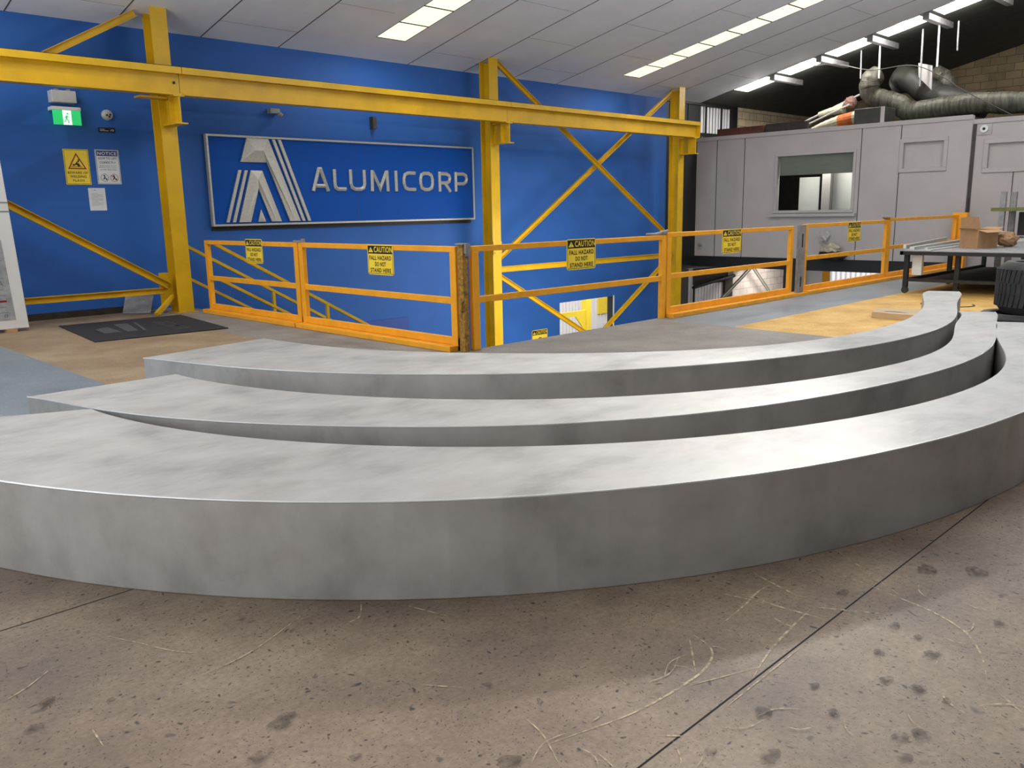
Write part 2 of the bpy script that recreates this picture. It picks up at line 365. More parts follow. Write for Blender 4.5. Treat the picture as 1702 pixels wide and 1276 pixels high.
# ---- mezzanine floor: an L around the stair void, sheets of different colour; slot 0.. see mats
FM = [MT['fl_brown'], MT['fl_grey'], MT['fl_tan'], MT['fl_blue'], MT['fl_yellow'], MT['gap'], MT['scratch'], MT['stain'], MT['conc']]
fb = MB()
def quad(mb, pts, mi, z=0.0):
    mb.mi = mi; mb.add([(x, y, z) for x, y in pts], [tuple(range(len(pts)))]); mb.mi = 0
VX, VY = 5.86, 6.66
quad(fb, [(-8, -4), (30, -4), (30, 3.3), (9.1, 3.3), (-8, 3.3)], 0)
quad(fb, [(-8, 3.3), (2.55, 3.3), (2.55, 4.9), (-8, 4.9)], 0)
quad(fb, [(-8, 4.9), (2.55, 4.9), (2.55, 13.68), (-8, 13.68)], 3)
quad(fb, [(2.55, 3.3), (9.05, 3.3), (9.2, VY), (VX, VY), (2.55, VY)], 1)
quad(fb, [(2.55, VY), (4.8, VY), (4.8, 9.5), (5.1, 13.68), (2.55, 13.68)], 2)
quad(fb, [(4.8, VY), (VX, VY), (VX, 13.68), (5.1, 13.68), (4.8, 9.5)], 1)
quad(fb, [(9.05, 3.3), (30, 3.3), (30, 5.42), (9.14, 5.42)], 4)
quad(fb, [(9.14, 5.42), (30, 5.42), (30, VY), (9.2, VY)], 3)
fb.mi = 8
fb.box(-8, 30, -4, VY, -.30, -.004); fb.box(-8, VX, VY, 13.68, -.30, -.004)
fb.mi = 0
def ribbon(mb, pts, wd, mi, z, taper=True):
    n = len(pts); L = []; Rr_ = []
    for i, (x, y) in enumerate(pts):
        a = pts[max(i-1, 0)]; b = pts[min(i+1, n-1)]; d = Vector((b[0]-a[0], b[1]-a[1])).normalized()
        k = wd/2*(math.sin(math.pi*(i+.35)/(n-.3)) if taper else 1)
        L.append((x-d.y*k, y+d.x*k, z)); Rr_.append((x+d.y*k, y-d.x*k, z))
    mb.mi = mi; mb.add(L+Rr_, [(i, i+1, n+i+1, n+i) for i in range(n-1)]); mb.mi = 0
for y0, xa, xb in ((1.190, -8, 8.5), (3.302, -8, 9.0)): ribbon(fb, [(xa, y0), (xb, y0)], .006, 5, .0006, False)
for x0, ya, yb in ((-.6, -4, 3.3), (5.4, -4, 3.3)): ribbon(fb, [(x0, ya), (x0, yb)], .006, 5, .0006, False)
S = []
S.append([(3.095, 1.463), (3.114, 1.296), (3.074, 1.105), (3.036, 0.951), (2.968, 0.829), (2.88, 0.758), (2.775, 0.704), (2.667, 0.665)])
S.append([(2.642, 0.631), (2.562, 0.536)])
S.append([(2.316, 1.533), (2.286, 1.427), (2.252, 1.376), (2.18, 1.342), (2.081, 1.328), (1.914, 1.335), (1.765, 1.356), (1.585, 1.408), (1.4, 1.461)])
S.append([(2.862, 1.484), (2.763, 1.493), (2.627, 1.472), (2.422, 1.453)])
S.append([(2.911, 1.63), (2.866, 1.499), (2.829, 1.366), (2.863, 1.329)])
S.append([(2.653, 1.579), (2.687, 1.425)])
S.append([(2.696, 1.544), (2.7, 1.359), (2.724, 1.199)])
S.append([(2.779, 1.282), (2.585, 1.265), (2.394, 1.241), (2.197, 1.195)])
S.append([(2.779, 1.282), (2.91, 1.061)])
S.append([(2.616, 1.38), (2.591, 1.29), (2.594, 1.224)])
S.append([(3.341, 1.45), (3.192, 1.233), (3.09, 1.089)])
S.append([(2.022, 1.316), (2.14, 1.267), (2.28, 1.21)])
S.append([(2.51, 1.177), (1.984, 1.171)])
S.append([(1.906, 1.532), (1.896, 1.46)])
S.append([(1.555, 1.575), (1.532, 1.474), (1.469, 1.353)])
S.append([(1.749, 1.238), (1.804, 1.175)])
S.append([(1.576, 1.312), (1.558, 1.235)])
S.append([(2.277, 1.482), (2.104, 1.343)])
S.append([(0.849, 3.035), (0.929, 2.858), (0.998, 2.696), (1.058, 2.618)])
S.append([(0.678, 2.892), (0.577, 2.816), (0.491, 2.774)])
S.append([(0.935, 2.478), (1.172, 2.498), (1.485, 2.63)])
S.append([(1.654, 2.541), (1.58, 2.443), (1.516, 2.436)])
S.append([(1.749, 2.403), (1.809, 2.193)])
S.append([(1.452, 1.92), (1.538, 1.804)])
S.append([(0.644, 2.434), (0.638, 2.324)])
def spl(pts, k=6):
    if len(pts) < 3:
        (x0, y0), (x1, y1) = pts; return [(x0+(x1-x0)*t/8, y0+(y1-y0)*t/8) for t in range(9)]
    P = [pts[0]] + list(pts) + [pts[-1]]; out = []
    for i in range(1, len(P)-2):
        p0, p1, p2, p3 = [Vector(q) for q in P[i-1:i+3]]
        for j in range(k):
            t = j/k; out.append(tuple(.5*((2*p1)+(p2-p0)*t+(2*p0-5*p1+4*p2-p3)*t*t+(3*p1-p0-3*p2+p3)*t**3)))
    out.append(tuple(P[-1])); return out
for i, s_ in enumerate(S): ribbon(fb, spl(s_), .009 if i < 9 else .006, 6, .0012 + i*.00004)
rs = random.Random(3)
for i in range(46):
    x = rs.uniform(1.5, 4.2); y = rs.uniform(.3, 1.6); a = rs.uniform(0, 6.28); l = rs.uniform(.04, .22)
    ribbon(fb, spl([(x, y), (x+l*.5*math.cos(a), y+l*.5*math.sin(a)), (x+l*math.cos(a+.3), y+l*math.sin(a+.3))]), rs.uniform(.0025, .005), 6, .0035+i*.00003)
ST = [(3.394,1.1,.05),(2.828,1.008,.03),(2.809,.92,.022),(2.469,.89,.025),(2.486,.802,.028),(2.052,1.078,.03),(2.187,.927,.022),(1.788,1.087,.025),(1.882,.961,.035),(2.202,.747,.028),(2.119,.706,.028),(2.257,.71,.03),(2.615,.973,.022),(2.473,.716,.018),(2.961,1.251,.03),(2.286,1.035,.018),(2.724,.846,.03),(.527,2.556,.026),(.597,2.675,.026),(1.047,2.057,.045),(.924,1.96,.035),(1.101,1.767,.018),(1.378,1.453,.035),(.736,2.541,.014),(3.5,.95,.05),(3.1,.75,.03)]
for i, (x, y, r_) in enumerate(ST):
    fb.mi = 7; n = 14; fb.add([(x+r_*(1+.25*math.sin(3*t+i))*math.cos(t), y+r_*.75*(1+.2*math.sin(2*t+i))*math.sin(t), .0050+i*.00003) for t in [2*math.pi*k/n for k in range(n)]], [tuple(range(n))]); fb.mi = 0
fo = fb.build('floor', FM); tag(fo, kind='structure')

lf = MB(); lf.box(-8, 45, -4, 30, -3.4, -3.3); struct('floor_lower', lf, MT['conc'])

# ---- ceiling boards under the roof, with joints
ce = MB()
def cz2(y): return 4.3 + .232*(13.68 - y)
def cq(mb, x0, x1, y0, y1, dz=0.0, mi=0, th=.04, cz=cz):
    mb.mi = mi; v = []
    for z in (dz, dz+th):
        v += [(x0, y0, cz(y0)+z), (x1, y0, cz(y0)+z), (x1, y1, cz(y1)+z), (x0, y1, cz(y1)+z)]
    mb.add(v, [(0,3,2,1),(4,5,6,7),(0,1,5,4),(1,2,6,5),(2,3,7,6),(3,0,4,7)]); mb.mi = 0
STR = [(2.40, 3.05), (9.28, 9.93), (16.2, 16.85)]   # three strips of light panels
xs = [-8] + [x for s_ in STR for x in s_] + [19.0]
for i in range(0, len(xs), 2): cq(ce, xs[i], xs[i+1], -4, 13.68)
def EX(y): return 20.84 - .0985*(13.68-y)
ce.add([(19.0, -4, cz(-4)), (EX(-4), -4, cz(-4)), (EX(13.68), 13.68, cz(13.68)), (19.0, 13.68, cz(13.68)), (19.0, -4, cz(-4)+.02), (EX(-4), -4, cz(-4)+.02), (EX(13.68), 13.68, cz(13.68)+.02), (19.0, 13.68, cz(13.68)+.02)],
       [(0,3,2,1),(4,5,6,7),(0,1,5,4),(1,2,6,5),(2,3,7,6),(3,0,4,7)])
YS0 = 12.745
for a, b in STR:
    cq(ce, a, b, YS0, 13.68); cq(ce, a, b, -4, 2.575)
for x in (-3.2, -1.8, -.4, 1.0, 3.72, 5.14, 6.52, 7.9, 9.28, 10.69, 12.12, 13.55, 14.95, 16.36, 17.75, 19.1): 
    if not any(a-.01 < x < b+.01 for a, b in STR): cq(ce, x-.009, x+.009, -4, 13.68, -.004, 1, .004)
rc = random.Random(5)
for i, x in enumerate((-3.2, -1.8, -.4, 1.0, 3.72, 5.14, 6.52, 7.9, 10.69, 12.12, 13.55, 14.95, 17.75, 19.1)):
    for k in range(5):
        y = 13.0 - 2.4*k - (1.2 if i % 2 else 0)
        cq(ce, x, x+1.38 if not any(a < x+1.38 < b+.6 for a, b in STR) else x+1.1, y-.003, y+.003, -.003, 2, .003)
tag(ce.build('ceiling', [MT['ceil'], MT['joint'], MT['joint2']]), kind='structure')
# roof and purlins of the high bay past the ceiling edge
rf = MB(); cq(rf, 20.86, 20.92, -4, 13.9, 0, cz=cz2); cq(rf, 21.68, 34, -4, 13.9, 0, cz=cz2); cq(rf, 20.92, 21.68, 12.70, 13.9, 0, cz=cz2)
for k in range(10): cq(rf, 20.92, 21.68, 12.70-1.25*k-1.25, 12.70-1.25*k-1.0, 0, cz=cz2)
cq(rf, 20.92, 21.68, -4, 1.4, 0, cz=cz2); struct('roof_right', rf, MT['roof'])
fas = MB(); fas.add([(EX(y)+.0, y, f(y)) for y in (-4, 13.68) for f in (lambda y: cz(y)-.004, lambda y: cz2(y)+.02)], [(0, 1, 3, 2)]); fas.add([(EX(-4), -4, cz2(-4)+.02), (20.92, -4, cz2(-4)+.02), (20.92, 13.68, cz2(13.68)+.02), (EX(13.68), 13.68, cz2(13.68)+.02)], [(0, 1, 2, 3)]); struct('trim_1', fas, MT['seam'])

# light panels: each panel its own thing, one label group per strip
def panel(x0, x1, y0, y1, name, label, group, material, fr=MT['joint'], spot=0, cz=cz):
    yc = (y0+y1)/2; xc = (x0+x1)/2
    t = thing(name, label, 'ceiling light', (xc, yc, cz(yc)), group)
    a = MB(); cq(a, x0+.012, x1-.012, y0+.012, y1-.012, .004, 0, .03, cz); tag(a.build('diffuser', material, t), 'glowing translucent panel')
    b = MB()
    for q in ((x0, x0+.014, y0, y1), (x1-.014, x1, y0, y1), (x0, x1, y0, y0+.014), (x0, x1, y1-.014, y1)): cq(b, *q, -.002, 0, .04, cz)
    b.build('frame', fr, t)
    if spot:
        d = bpy.data.lights.new('panel_light', 'SPOT' if spot <= 1 else 'POINT'); d.energy = SPOT_W*spot
        if spot <= 1: d.spot_size = R(172); d.spot_blend = .6
        d.shadow_soft_size = 0.0; d.color = (1, .985, .95)
        l = bpy.data.objects.new('panel_light', d); C.objects.link(l); l.location = (0, 0, -.03 if spot <= 1 else -.12); l.parent = t
    return t
ordn = ['first', 'second', 'third', 'fourth', 'fifth', 'sixth', 'seventh', 'eighth', 'ninth', 'tenth', 'eleventh', 'twelfth', 'thirteenth', 'fourteenth', 'fifteenth', 'sixteenth', 'seventeenth']
for si, (a, b) in enumerate(STR):
    for k in range(20):
        y1 = YS0 - k*.678; y0 = y1-.678
        if y0 < 2.4: break
        lab = 'cream glowing ceiling panel, %s from the blue wall in the strip %s' % (ordn[k], ('above the exit side', 'above the sign', 'over the braced bay')[si])
        panel(a, b, y0, y1, 'ceiling_light', lab, 'light panels in ceiling strip ' + ('above the exit side', 'above the sign', 'over the braced bay')[si], MT['lightpanel'], spot=(k % 2 == 0)*1.0)
lh = thing('key_spot_housing', 'round metal reflector added around the key spot, under the ceiling over the yellow floor', 'lamp', (11.35, 5.28, 5.2))  # housing added around the key spot, out of view
b = MB(); b.lathe([(.30, -.10), (.31, -.10), (.14, .22), (.05, .30), (.03, .30), (.12, .20)], 32, (11.35, 5.28, 5.25)); b.build('reflector', MT['steel_grey'], lh)
b = MB(); b.tube([(11.35, 5.28, 5.5), (11.35, 5.28, cz(5.28))], .012, 8); b.build('chain', MT['steel_grey'], lh)
for k in range(9):
    y1 = 12.70-1.25*k; y0 = y1-1.0
    panel(20.92, 21.68, y0, y1, 'roof_light', 'bright white roof light at the ceiling edge, %s counted from the slatted window' % ordn[k], 'white roof lights along the ceiling edge', MT['lightpanel2'], MT['black'], spot=1.15, cz=cz2)
for k in range(8):
    y = 11.575-1.25*k; p_ = MB(); p_.bar((20.95, y, cz2(y)-.07), (22.5, y, cz2(y)-.07), .14, .13)
    tag(p_.build('roof_purlin', MT['steel_grey']), 'pale steel purlin crossing the roof light strip, %s from the slatted window' % ordn[k], 'purlin', 'purlins across the roof lights')

# ---- back wall (blue) with the lower doorway, and its continuation
wb = MB()
YW = 13.68
wb.box(-8, 15.02, YW, YW+.2, -3.3, 4.4); wb.box(15.02, 17.1, YW, YW+.2, -.75, 4.4); wb.box(17.1, 19.3, YW, YW+.2, -3.3, 4.4)
struct('wall_back', wb, MT['blue'])
tb = MB(); tb.box(17.07, 17.11, YW-.015, YW, -3.3, -.73); struct('trim_2', tb, MT['white'])
tb = MB(); tb.box(17.085, 17.1, YW, YW+.2, -3.3, -.75); struct('trim_3', tb, MT['black'])
sk = MB(); sk.box(-8, 5.3, YW-.015, YW, .0, .10); struct('baseboard_back', sk, MT['dark'])
bp_ = MB(); bp_.box(8.75, 10.41, YW-.03, YW, -1.9, -.62); struct('trim_4', bp_, MT['blue_dark'])  # flat patch of darker blue on the lower wall
dk = MB(); dk.box(19.3, 20.9, YW+.02, YW+.2, -.25, 4.4); dk.box(20.9, 27.5, YW+.02, YW+.2, -.25, 3.35)  # black sheet in place of the unlit opening past the last column
struct('wall_back_dark_gap', dk, MT['black'])
bw = MB(); bw.box(22.85, 27.5, YW, YW+.25, 3.35, 5.4); struct('wall_back_block', bw, MT['blockx'])
pw = MB(); pw.box(22.9, 27.6, YW, YW+.25, -3.3, -.25); struct('wall_lower_back', pw, MT['blockl'])
# slatted window above the partition
sw = thing('slatted_window', 'high window of white vertical slats beside the last yellow column', 'window', (21.5, YW, 3.4)); sw['kind'] = 'structure'
b = MB()
for i in range(13):
    x = 20.55+i*.155; b.box(x, x+.10, YW+.06, YW+.08, 3.42, 4.62)
b.build('slats', MT['slat'], sw)
b = MB(); b.box(19.3, 22.6, YW+.0, YW+.05, 3.4, 3.50); b.box(19.3, 22.6, YW-.02, YW+.05, 4.22, 4.29); b.box(22.55, 22.85, YW, YW+.1, 3.35, 4.8)
for x in (19.45, 20.3, 21.2, 22.0): b.box(x, x+.03, YW, YW+.04, 3.4, 4.6)
b.build('frame', MT['black'], sw)
b = MB(); b.box(20.4, 22.6, YW+.3, YW+.32, 3.4, 4.7); b.build('backing', MT['steel_grey'], sw)
# far walls
fw = MB(); fw.box(27.5, 27.7, 5, YW+.25, -.65, 8.5); fw.box(27.5, 27.7, -4, 5, 0, 8.5); fw.box(27.5, 27.7, 13.15, YW, -3.3, -.65); fw.box(27.5, 27.7, 5, 9.2, -3.3, -.65)
struct('wall_far', fw, MT['blocky'])

# ---- grey partition (office boxed in beyond the void)
XP = 20.8
pa = MB()
WY0, WY1, WZ0, WZ1 = 9.22, 11.22, 1.33, 2.70
SW0, SW1, SZ0, SZ1 = 7.16, 8.04, 2.25, 2.83
pa.box(XP, XP+.12, WY1, 13.9, .10, 3.33); pa.box(XP, XP+.12, WY0, WY1, .10, WZ0); pa.box(XP, XP+.12, WY0, WY1, WZ1, 3.33)
pa.box(XP, XP+.12, SW1, WY0, .10, 3.33); pa.box(XP, XP+.12, SW0, SW1, .10, SZ0); pa.box(XP, XP+.12, SW0, SW1, SZ1, 3.33); pa.box(XP, XP+.12, 6.6, SW0, .10, 3.33)
pa.box(XP+.07, XP+.1, SW0, SW1, SZ0, SZ1)
pa.box(XP-.03, XP, 6.6, 13.9, 3.24, 3.34)
pa.mi = 1
for y in (13.05, 12.2, 9.05, 8.12):
    pa.box(XP-.006, XP-.001, y-.009, y+.009, .10, 3.24)
pa.mi = 0
tag(pa.build('wall_right', [MT['part'], MT['seam']]), kind='structure')
pb = MB(); XQ = XP+.08
pb.box(XQ, XQ+.1, -4, 5.2, 0, 3.24); pb.box(XQ, XQ+.1, 6.25, 6.6, 0, 3.24); pb.box(XQ, XQ+.1, 5.2, 6.25, 0, 2.18); pb.box(XQ, XQ+.1, 5.2, 6.25, 2.70, 3.24); pb.box(XQ+.06, XQ+.08, 5.2, 6.25, 2.18, 2.70)
pb.box(XQ-.03, XQ, -4, 6.6, 3.14, 3.24)
pb.mi = 1; pb.box(XQ-.02, XQ-.002, 6.53, 6.6, .9, 3.2)
for y in (5.72, 4.5): pb.box(XQ-.006, XQ-.001, y-.009, y+.009, 0, 2.1)
pb.mi = 0
tag(pb.build('wall_right_near', [MT['part'], MT['seam']]), kind='structure')
rp_ = MB(); rp_.box(XP+.12, 26, 6.6, 13.68, 3.22, 3.30); rp_.box(XQ+.1, 26, -4, 6.6, 3.12, 3.2); struct('ceiling_office', rp_, MT['dark'])
bk = MB(); bk.box(XP-.03, XP+.3, 6.66, 13.9, -.20, .10); bk.box(XP+.3, 26, 6.7, 13.68, -.05, .10); struct('trim_5', bk, MT['black'])
ow = MB(); ow.box(24.4, 24.5, 6.6, 13.68, .1, 3.22); struct('wall_office_back', ow, MT['dark'])
def window(name, X, y0, y1, z0, z1, fw_, sill=False):
    t = thing(name, None, None, (X, (y0+y1)/2, z0)); t['kind'] = 'structure'
    b = MB()
    for q in ((y0-fw_, y1+fw_, z1, z1+fw_), (y0-fw_, y1+fw_, z0-fw_, z0), (y0-fw_, y0, z0, z1), (y1, y1+fw_, z0, z1)): b.box(X-.035, X+.01, *q)
    b.build('window_frame', MT['part'], t, bevel=.006)
    if sill: b = MB(); b.box(X-.09, X, y0-.14, y1+.16, z0-.16, z0-.09); b.build('window_sill', MT['part'], t)
    return t
w1 = window('window_1', XP, WY0, WY1, WZ0, WZ1, .07, True)
b = MB(); b.box(XP+.05, XP+.056, WY0, WY1, WZ0, WZ1); b.build('window_pane', MT['glass'], w1)
b = MB(); b.box(XP+.09, XP+.11, WY0+.02, WY1-.02, 2.22, WZ1); b.build('roller_blind', MT['blind'], w1)
window('window_2', XP, SW0, SW1, SZ0, SZ1, .09); window('window_3', XQ, 5.2, 6.25, 2.18, 2.70, .10)
# things in the office seen through the window
o = MB(); o.box(22.3, 22.34, 10.79, 11.36, .1, 2.2); tag(o.build('whiteboard', MT['whiteboard']), 'pale board glimpsed through the office window, middle of the pane', 'board')
o = MB(); o.box(22.3, 22.36, 9.55, 10.40, .1, 2.5); tag(o.build('whiteboard', MT['whiteboard']), 'bright pale board glimpsed at the near edge of the office window', 'board')
o = MB(); o.box(21.75, 21.9, 10.22, 10.45, .1, 3.2); struct('trim_6', o, MT['part'])

# round knob, torn patch and bracket on the partition
t = thing('wall_fitting', 'small round fitting low on the grey partition beside the dark gap', 'fitting', (XP, 13.49, .40))
b = MB(); b.tube([(XP-.02, 13.49, .40), (XP, 13.49, .40)], .10, 20); b.build('flange', MT['part'], t, bevel=.005)
b = MB(); b.tube([(XP-.08, 13.49, .40), (XP-.02, 13.49, .40)], .05, 14); b.build('knob', MT['steel_grey'], t)
t = thing('security_camera', 'small round sensor under the capping of the nearer grey partition', 'sensor', (XQ-.03, 6.36, 3.02))
b = MB(); b.box(XQ-.03, XQ-.005, 6.22, 6.50, 2.90, 3.12); b.build('backplate', MT['part'], t)
b = MB(); b.tube([(XQ-.08, 6.36, 3.02), (XQ-.03, 6.36, 3.02)], .08, 18); b.build('housing', MT['white'], t)
b = MB(); b.tube([(XQ-.09, 6.36, 3.02), (XQ-.08, 6.36, 3.02)], .03, 12); b.build('lens', MT['ink'], t)
t = thing('torn_insulation', 'crumpled pale and black torn sheet on the black edge beam below the office window', 'debris', (XP-.1, 9.55, .10))
def blob(mb, c, r, sq, seed, n=12, m=7, amp=.25):
    rr = random.Random(seed); v = [(c[0], c[1], c[2]+r*sq[2])]; f = []
    for i in range(1, m):
        th = math.pi*i/m
        for k in range(n):
            a = 2*math.pi*k/n; q = 1+rr.uniform(-amp, amp)
            v.append((c[0]+r*sq[0]*q*math.sin(th)*math.cos(a), c[1]+r*sq[1]*q*math.sin(th)*math.sin(a), c[2]+r*sq[2]*q*math.cos(th)))
    v.append((c[0], c[1], c[2]-r*sq[2])); L = len(v)-1
    for k in range(n): f.append((0, 1+k, 1+(k+1) % n)); f.append((L, L-n+(k+1) % n, L-n+k))
    for i in range(m-2):
        for k in range(n): f.append((1+i*n+k, 1+(i+1)*n+k, 1+(i+1)*n+(k+1) % n, 1+i*n+(k+1) % n))
    mb.add(v, f)
b = MB(); blob(b, (XP-.14, 9.55, .20), .36, (.3, 1, .33), 2); b.build('black_sheet', MT['black'], t)
b = MB(); blob(b, (XP-.16, 9.62, .36), .24, (.2, 1, .6), 4, amp=.4); b.build('pale_sheet', MT['cream'], t)
b = MB(); blob(b, (XP-.06, 9.85, .68), .14, (.3, 1, .9), 9, amp=.4); tag(b.build('torn_flap', MT['part']), 'curled torn flap of grey lining on the partition below the office window', 'debris')

# ================================================================== YELLOW STEELWORK
def column(X, z0, label, mat_=None):
    """I-section: flanges face -Y and +Y"""
    y0, y1, wd = 12.87, 13.16, .24
    t = thing('steel_column', label, 'column', (X, 13.0, z0), 'yellow I-section columns along the blue wall')
    zt = cz(13.0)+.0
    b = MB(); b.box(X-wd/2, X+wd/2, y0, y0+.022, z0, cz(y0)); b.box(X-wd/2, X+wd/2, y1-.022, y1, z0, cz(y1)); b.box(X-.01, X+.01, y0+.022, y1-.022, z0, cz(y1)-.01)
    b.build('post', MT['yellow'], t)
    br = MB(); br.box(X-.01, X+.01, 12.43, y0, 2.80, 3.17); br.box(X-.08, X+.08, 12.43, y0, 3.165, 3.183)
    br.prism([(12.40, 2.78), (y0, 2.78), (y0, 2.80), (12.40, 2.80)], X-.09, X+.09, lambda u, v, w_: (w_, u, v))
    br.box(X-.085, X+.085, 12.60, 12.615, 2.80, 3.165)
    br.build('bracket', MT['yellow'], t)
    return t
c1 = column(5.52, 0, 'tall yellow steel column standing on the floor between the exit wall and the sign')
c2 = column(12.21, -3.3, 'tall yellow steel column between the sign and the cross braced bay')
c3 = column(18.82, -3.3, 'tall yellow steel column beside the grey partition')
b = MB(); b.box(12.09, 12.33, 12.85, 12.868, .56, .83); 
for x in (12.13, 12.29): b.tube([(x, 12.835, .60), (x, 12.85, .60)], .012, 8)
b.build('clip_plate', MT['yellow'], c2)
b = MB(); b.box(5.20, 5.40, 13.02, 13.035, .12, .62); b.build('gusset_plate', MT['yellow'], c1)
b = MB(); b.box(5.36, 5.68, 12.83, 13.2, 0, .015); b.build('base_plate', MT['yellow'], c1)

def crane(x0, x1, label):
    t = thing('crane_beam', label, 'beam', (x0, 12.52, 3.18), 'yellow crane runway beams on the column brackets')
    b = MB(); b.box(x0, x1, 12.43, 12.63, 3.183, 3.205); b.box(x0, x1, 12.522, 12.538, 3.205, 3.49); b.box(x0, x1, 12.42, 12.64, 3.485, 3.51)
    b.build('beam', MT['yellow'], t)
    b = MB(); b.box(x0, x1, 12.40, 12.66, 3.551, 3.565); b.box(x0, x1, 12.40, 12.412, 3.475, 3.551); b.box(x0, x1, 12.648, 12.66, 3.475, 3.551)
    b.build('capping_channel', MT['yellow'], t)
    b = MB(); b.box(x0+.0, x1, 12.50, 12.56, 3.565, 3.59); b.build('crane_rail', MT['black'], t)
    return t
k1 = crane(-4, 5.575, 'yellow crane runway beam above the exit sign, running out to the first column')
k2 = crane(5.585, 12.235, 'yellow crane runway beam spanning above the aluminium lettered sign')
k3 = crane(12.245, 18.98, 'yellow crane runway beam above the cross bracing, ending at the grey partition')
b = MB(); b.box(18.965, 18.98, 12.42, 12.64, 3.205, 3.49); b.build('end_plate', MT['yellow'], k3)
b = MB(); b.tube([(5.50, 12.51, 3.36), (5.50, 12.522, 3.36)], .02, 10); b.build('bolt', MT['ink'], k1)
b = MB(); b.box(5.02, 5.42, 12.60, 12.80, 3.14, 3.165); b.build('packing_plate', MT['yellow'], c1)

def brace(p, q, label, group, y=13.0, name='diagonal_brace', wd=.10, mat_=None):
    """channel section"""
    t = thing(name, label, 'brace', (p[0], y, p[1]), group)
    P = Vector((p[0], y, p[1])); Q = Vector((q[0], y, q[1])); d = (Q-P).normalized(); up = Vector((0, 1, 0)).cross(d); up = up if up.z > 0 else -up
    b = MB(); b.bar(P, Q, .012, wd, up); b.build('web', mat_ or MT['yellow'], t)
    b = MB(); off = up*(wd/2-.004)
    for s_ in (1, -1): b.bar(P+off*s_-Vector((0, .028, 0)), Q+off*s_-Vector((0, .028, 0)), .056, .008, up)
    b.build('flanges', mat_ or MT['yellow'], t)
    return t
brace((12.40, 4.37), (18.3, .80), 'yellow diagonal brace falling from the middle column to the last column', 'braces of the bay beside the grey partition', 12.97)
brace((18.66, 4.36), (12.36, .44), 'yellow diagonal brace rising from the middle column to the ceiling at the last column', 'braces of the bay beside the grey partition', 13.05)
brace((12.34, .24), (18.68, .24), 'horizontal yellow tie across the braced bay', 'braces of the bay beside the grey partition', 13.0, 'tie_beam', .12)
brace((12.34, .10), (18.0, -3.0), 'yellow lower brace falling in front of the bright doorway', 'braces of the bay beside the grey partition', 12.97)
brace((18.4, .06), (12.8, -3.3), 'pale yellow lower brace rising past the right jamb of the bright doorway', 'braces of the bay beside the grey partition', 13.05)
brace((-1.1, 4.30), (5.32, .42), 'yellow diagonal brace falling across the exit wall to the column foot', 'braces of the exit wall bay', 13.0)
brace((5.25, 4.36), (-2.4, 0.1), 'yellow diagonal brace rising behind the crane beam to the ceiling at the first column', 'braces of the exit wall bay', 13.06)
brace((-3.0, .355), (5.22, .355), 'horizontal yellow tie low on the exit wall', 'braces of the exit wall bay', 13.0, 'tie_beam', .09)
b = MB(); b.bar((5.36, 12.96, .26), (4.98, 12.72, .03), .05, .05); b.bar((5.34, 12.99, .20), (5.02, 12.74, .02), .05, .03)
tag(b.build('angle_strut', MT['yellow']), 'short worn yellow angle leaning to the floor at the first column foot', 'strut')
b = MB(); b.bar((4.92, 13.32, .005), (5.06, 13.50, .26), .42, .012, (0, 0, 1)); tag(b.build('metal_offcut', MT['steel_grey']), 'grey metal offcut sheet leaning on the wall behind the tie', 'offcut')

# ================================================================== GATES AND FENCE
def rail(mb, p, q, w_, h_): mb.bar(p, q, w_, h_)
def fence(p0, p1, label, group, posts=(1, 1), bottom=True, yaw_rail=.055, h0=1.10, zmid=.53):
    P0 = Vector((*p0, 0)); P1 = Vector((*p1, 0)); d = (P1-P0).normalized(); sd = Vector((-d.y, d.x, 0))
    t = thing('safety_gate', label, 'safety railing', tuple(P0), group)
    m = MT['orange']
    for k, (pp, on) in enumerate(((P0+d*.0475, posts[0]), (P1-d*.0475, posts[1]))):
        if on:
            b = MB(); b.bar(pp, pp+Vector((0, 0, h0-.06)), .06, .095, d); b.build('post', m, t, bevel=.004)
    b = MB(); b.bar(P0+Vector((0, 0, h0-.03)), P1+Vector((0, 0, h0-.03)), .06, .06); b.build('top_rail', m, t, bevel=.004)
    b = MB(); b.bar(P0+d*.08+Vector((0, 0, zmid)), P1-d*.08+Vector((0, 0, zmid)), .04, .07); b.build('middle_rail', m, t, bevel=.004)
    if bottom:
        b = MB(); b.bar(P0+Vector((0, 0, .10)), P1+Vector((0, 0, .10)), .05, .08); b.build('bottom_rail', m, t, bevel=.004)
        inn = bottom
        b = MB(); b.bar(P0+Vector((0, 0, .03))+inn*.06, P1+Vector((0, 0, .03))+inn*.06, .17, .058); b.build('floor_channel', m, t, bevel=.004)
    return t
GX = 5.79
L = Vector((-1, 0, 0)); Dn_ = Vector((0, -1, 0))
fence((GX, 12.58), (GX, 9.86), 'yellow safety gate panel nearest the first yellow column, above the stairs', 'gate panels beside the stairs', bottom=L)
fence((GX, 9.83), (GX, 6.71), 'yellow safety gate panel with scuffed top rail meeting the bare corner post', 'gate panels beside the stairs', bottom=L)
FY = 6.63
fence((5.90, FY), (9.36, FY), 'yellow railing panel from the bare corner post, with no floor channel', 'railing panels along the floor edge', bottom=False, zmid=.535)
fence((9.38, FY), (12.86, FY), 'yellow railing panel in front of the last yellow column and roller door', 'railing panels along the floor edge', bottom=Dn_, h0=1.13, zmid=.55)
fence((13.24, FY), (16.62, FY), 'yellow railing panel beyond the grey upright, below the office window', 'railing panels along the floor edge', bottom=Dn_, h0=1.15, zmid=.59)
fence((16.64, FY), (20.4, FY), 'yellow railing panel ending at the grey partition behind the table', 'railing panels along the floor edge', bottom=Dn_, h0=1.18, zmid=.62)
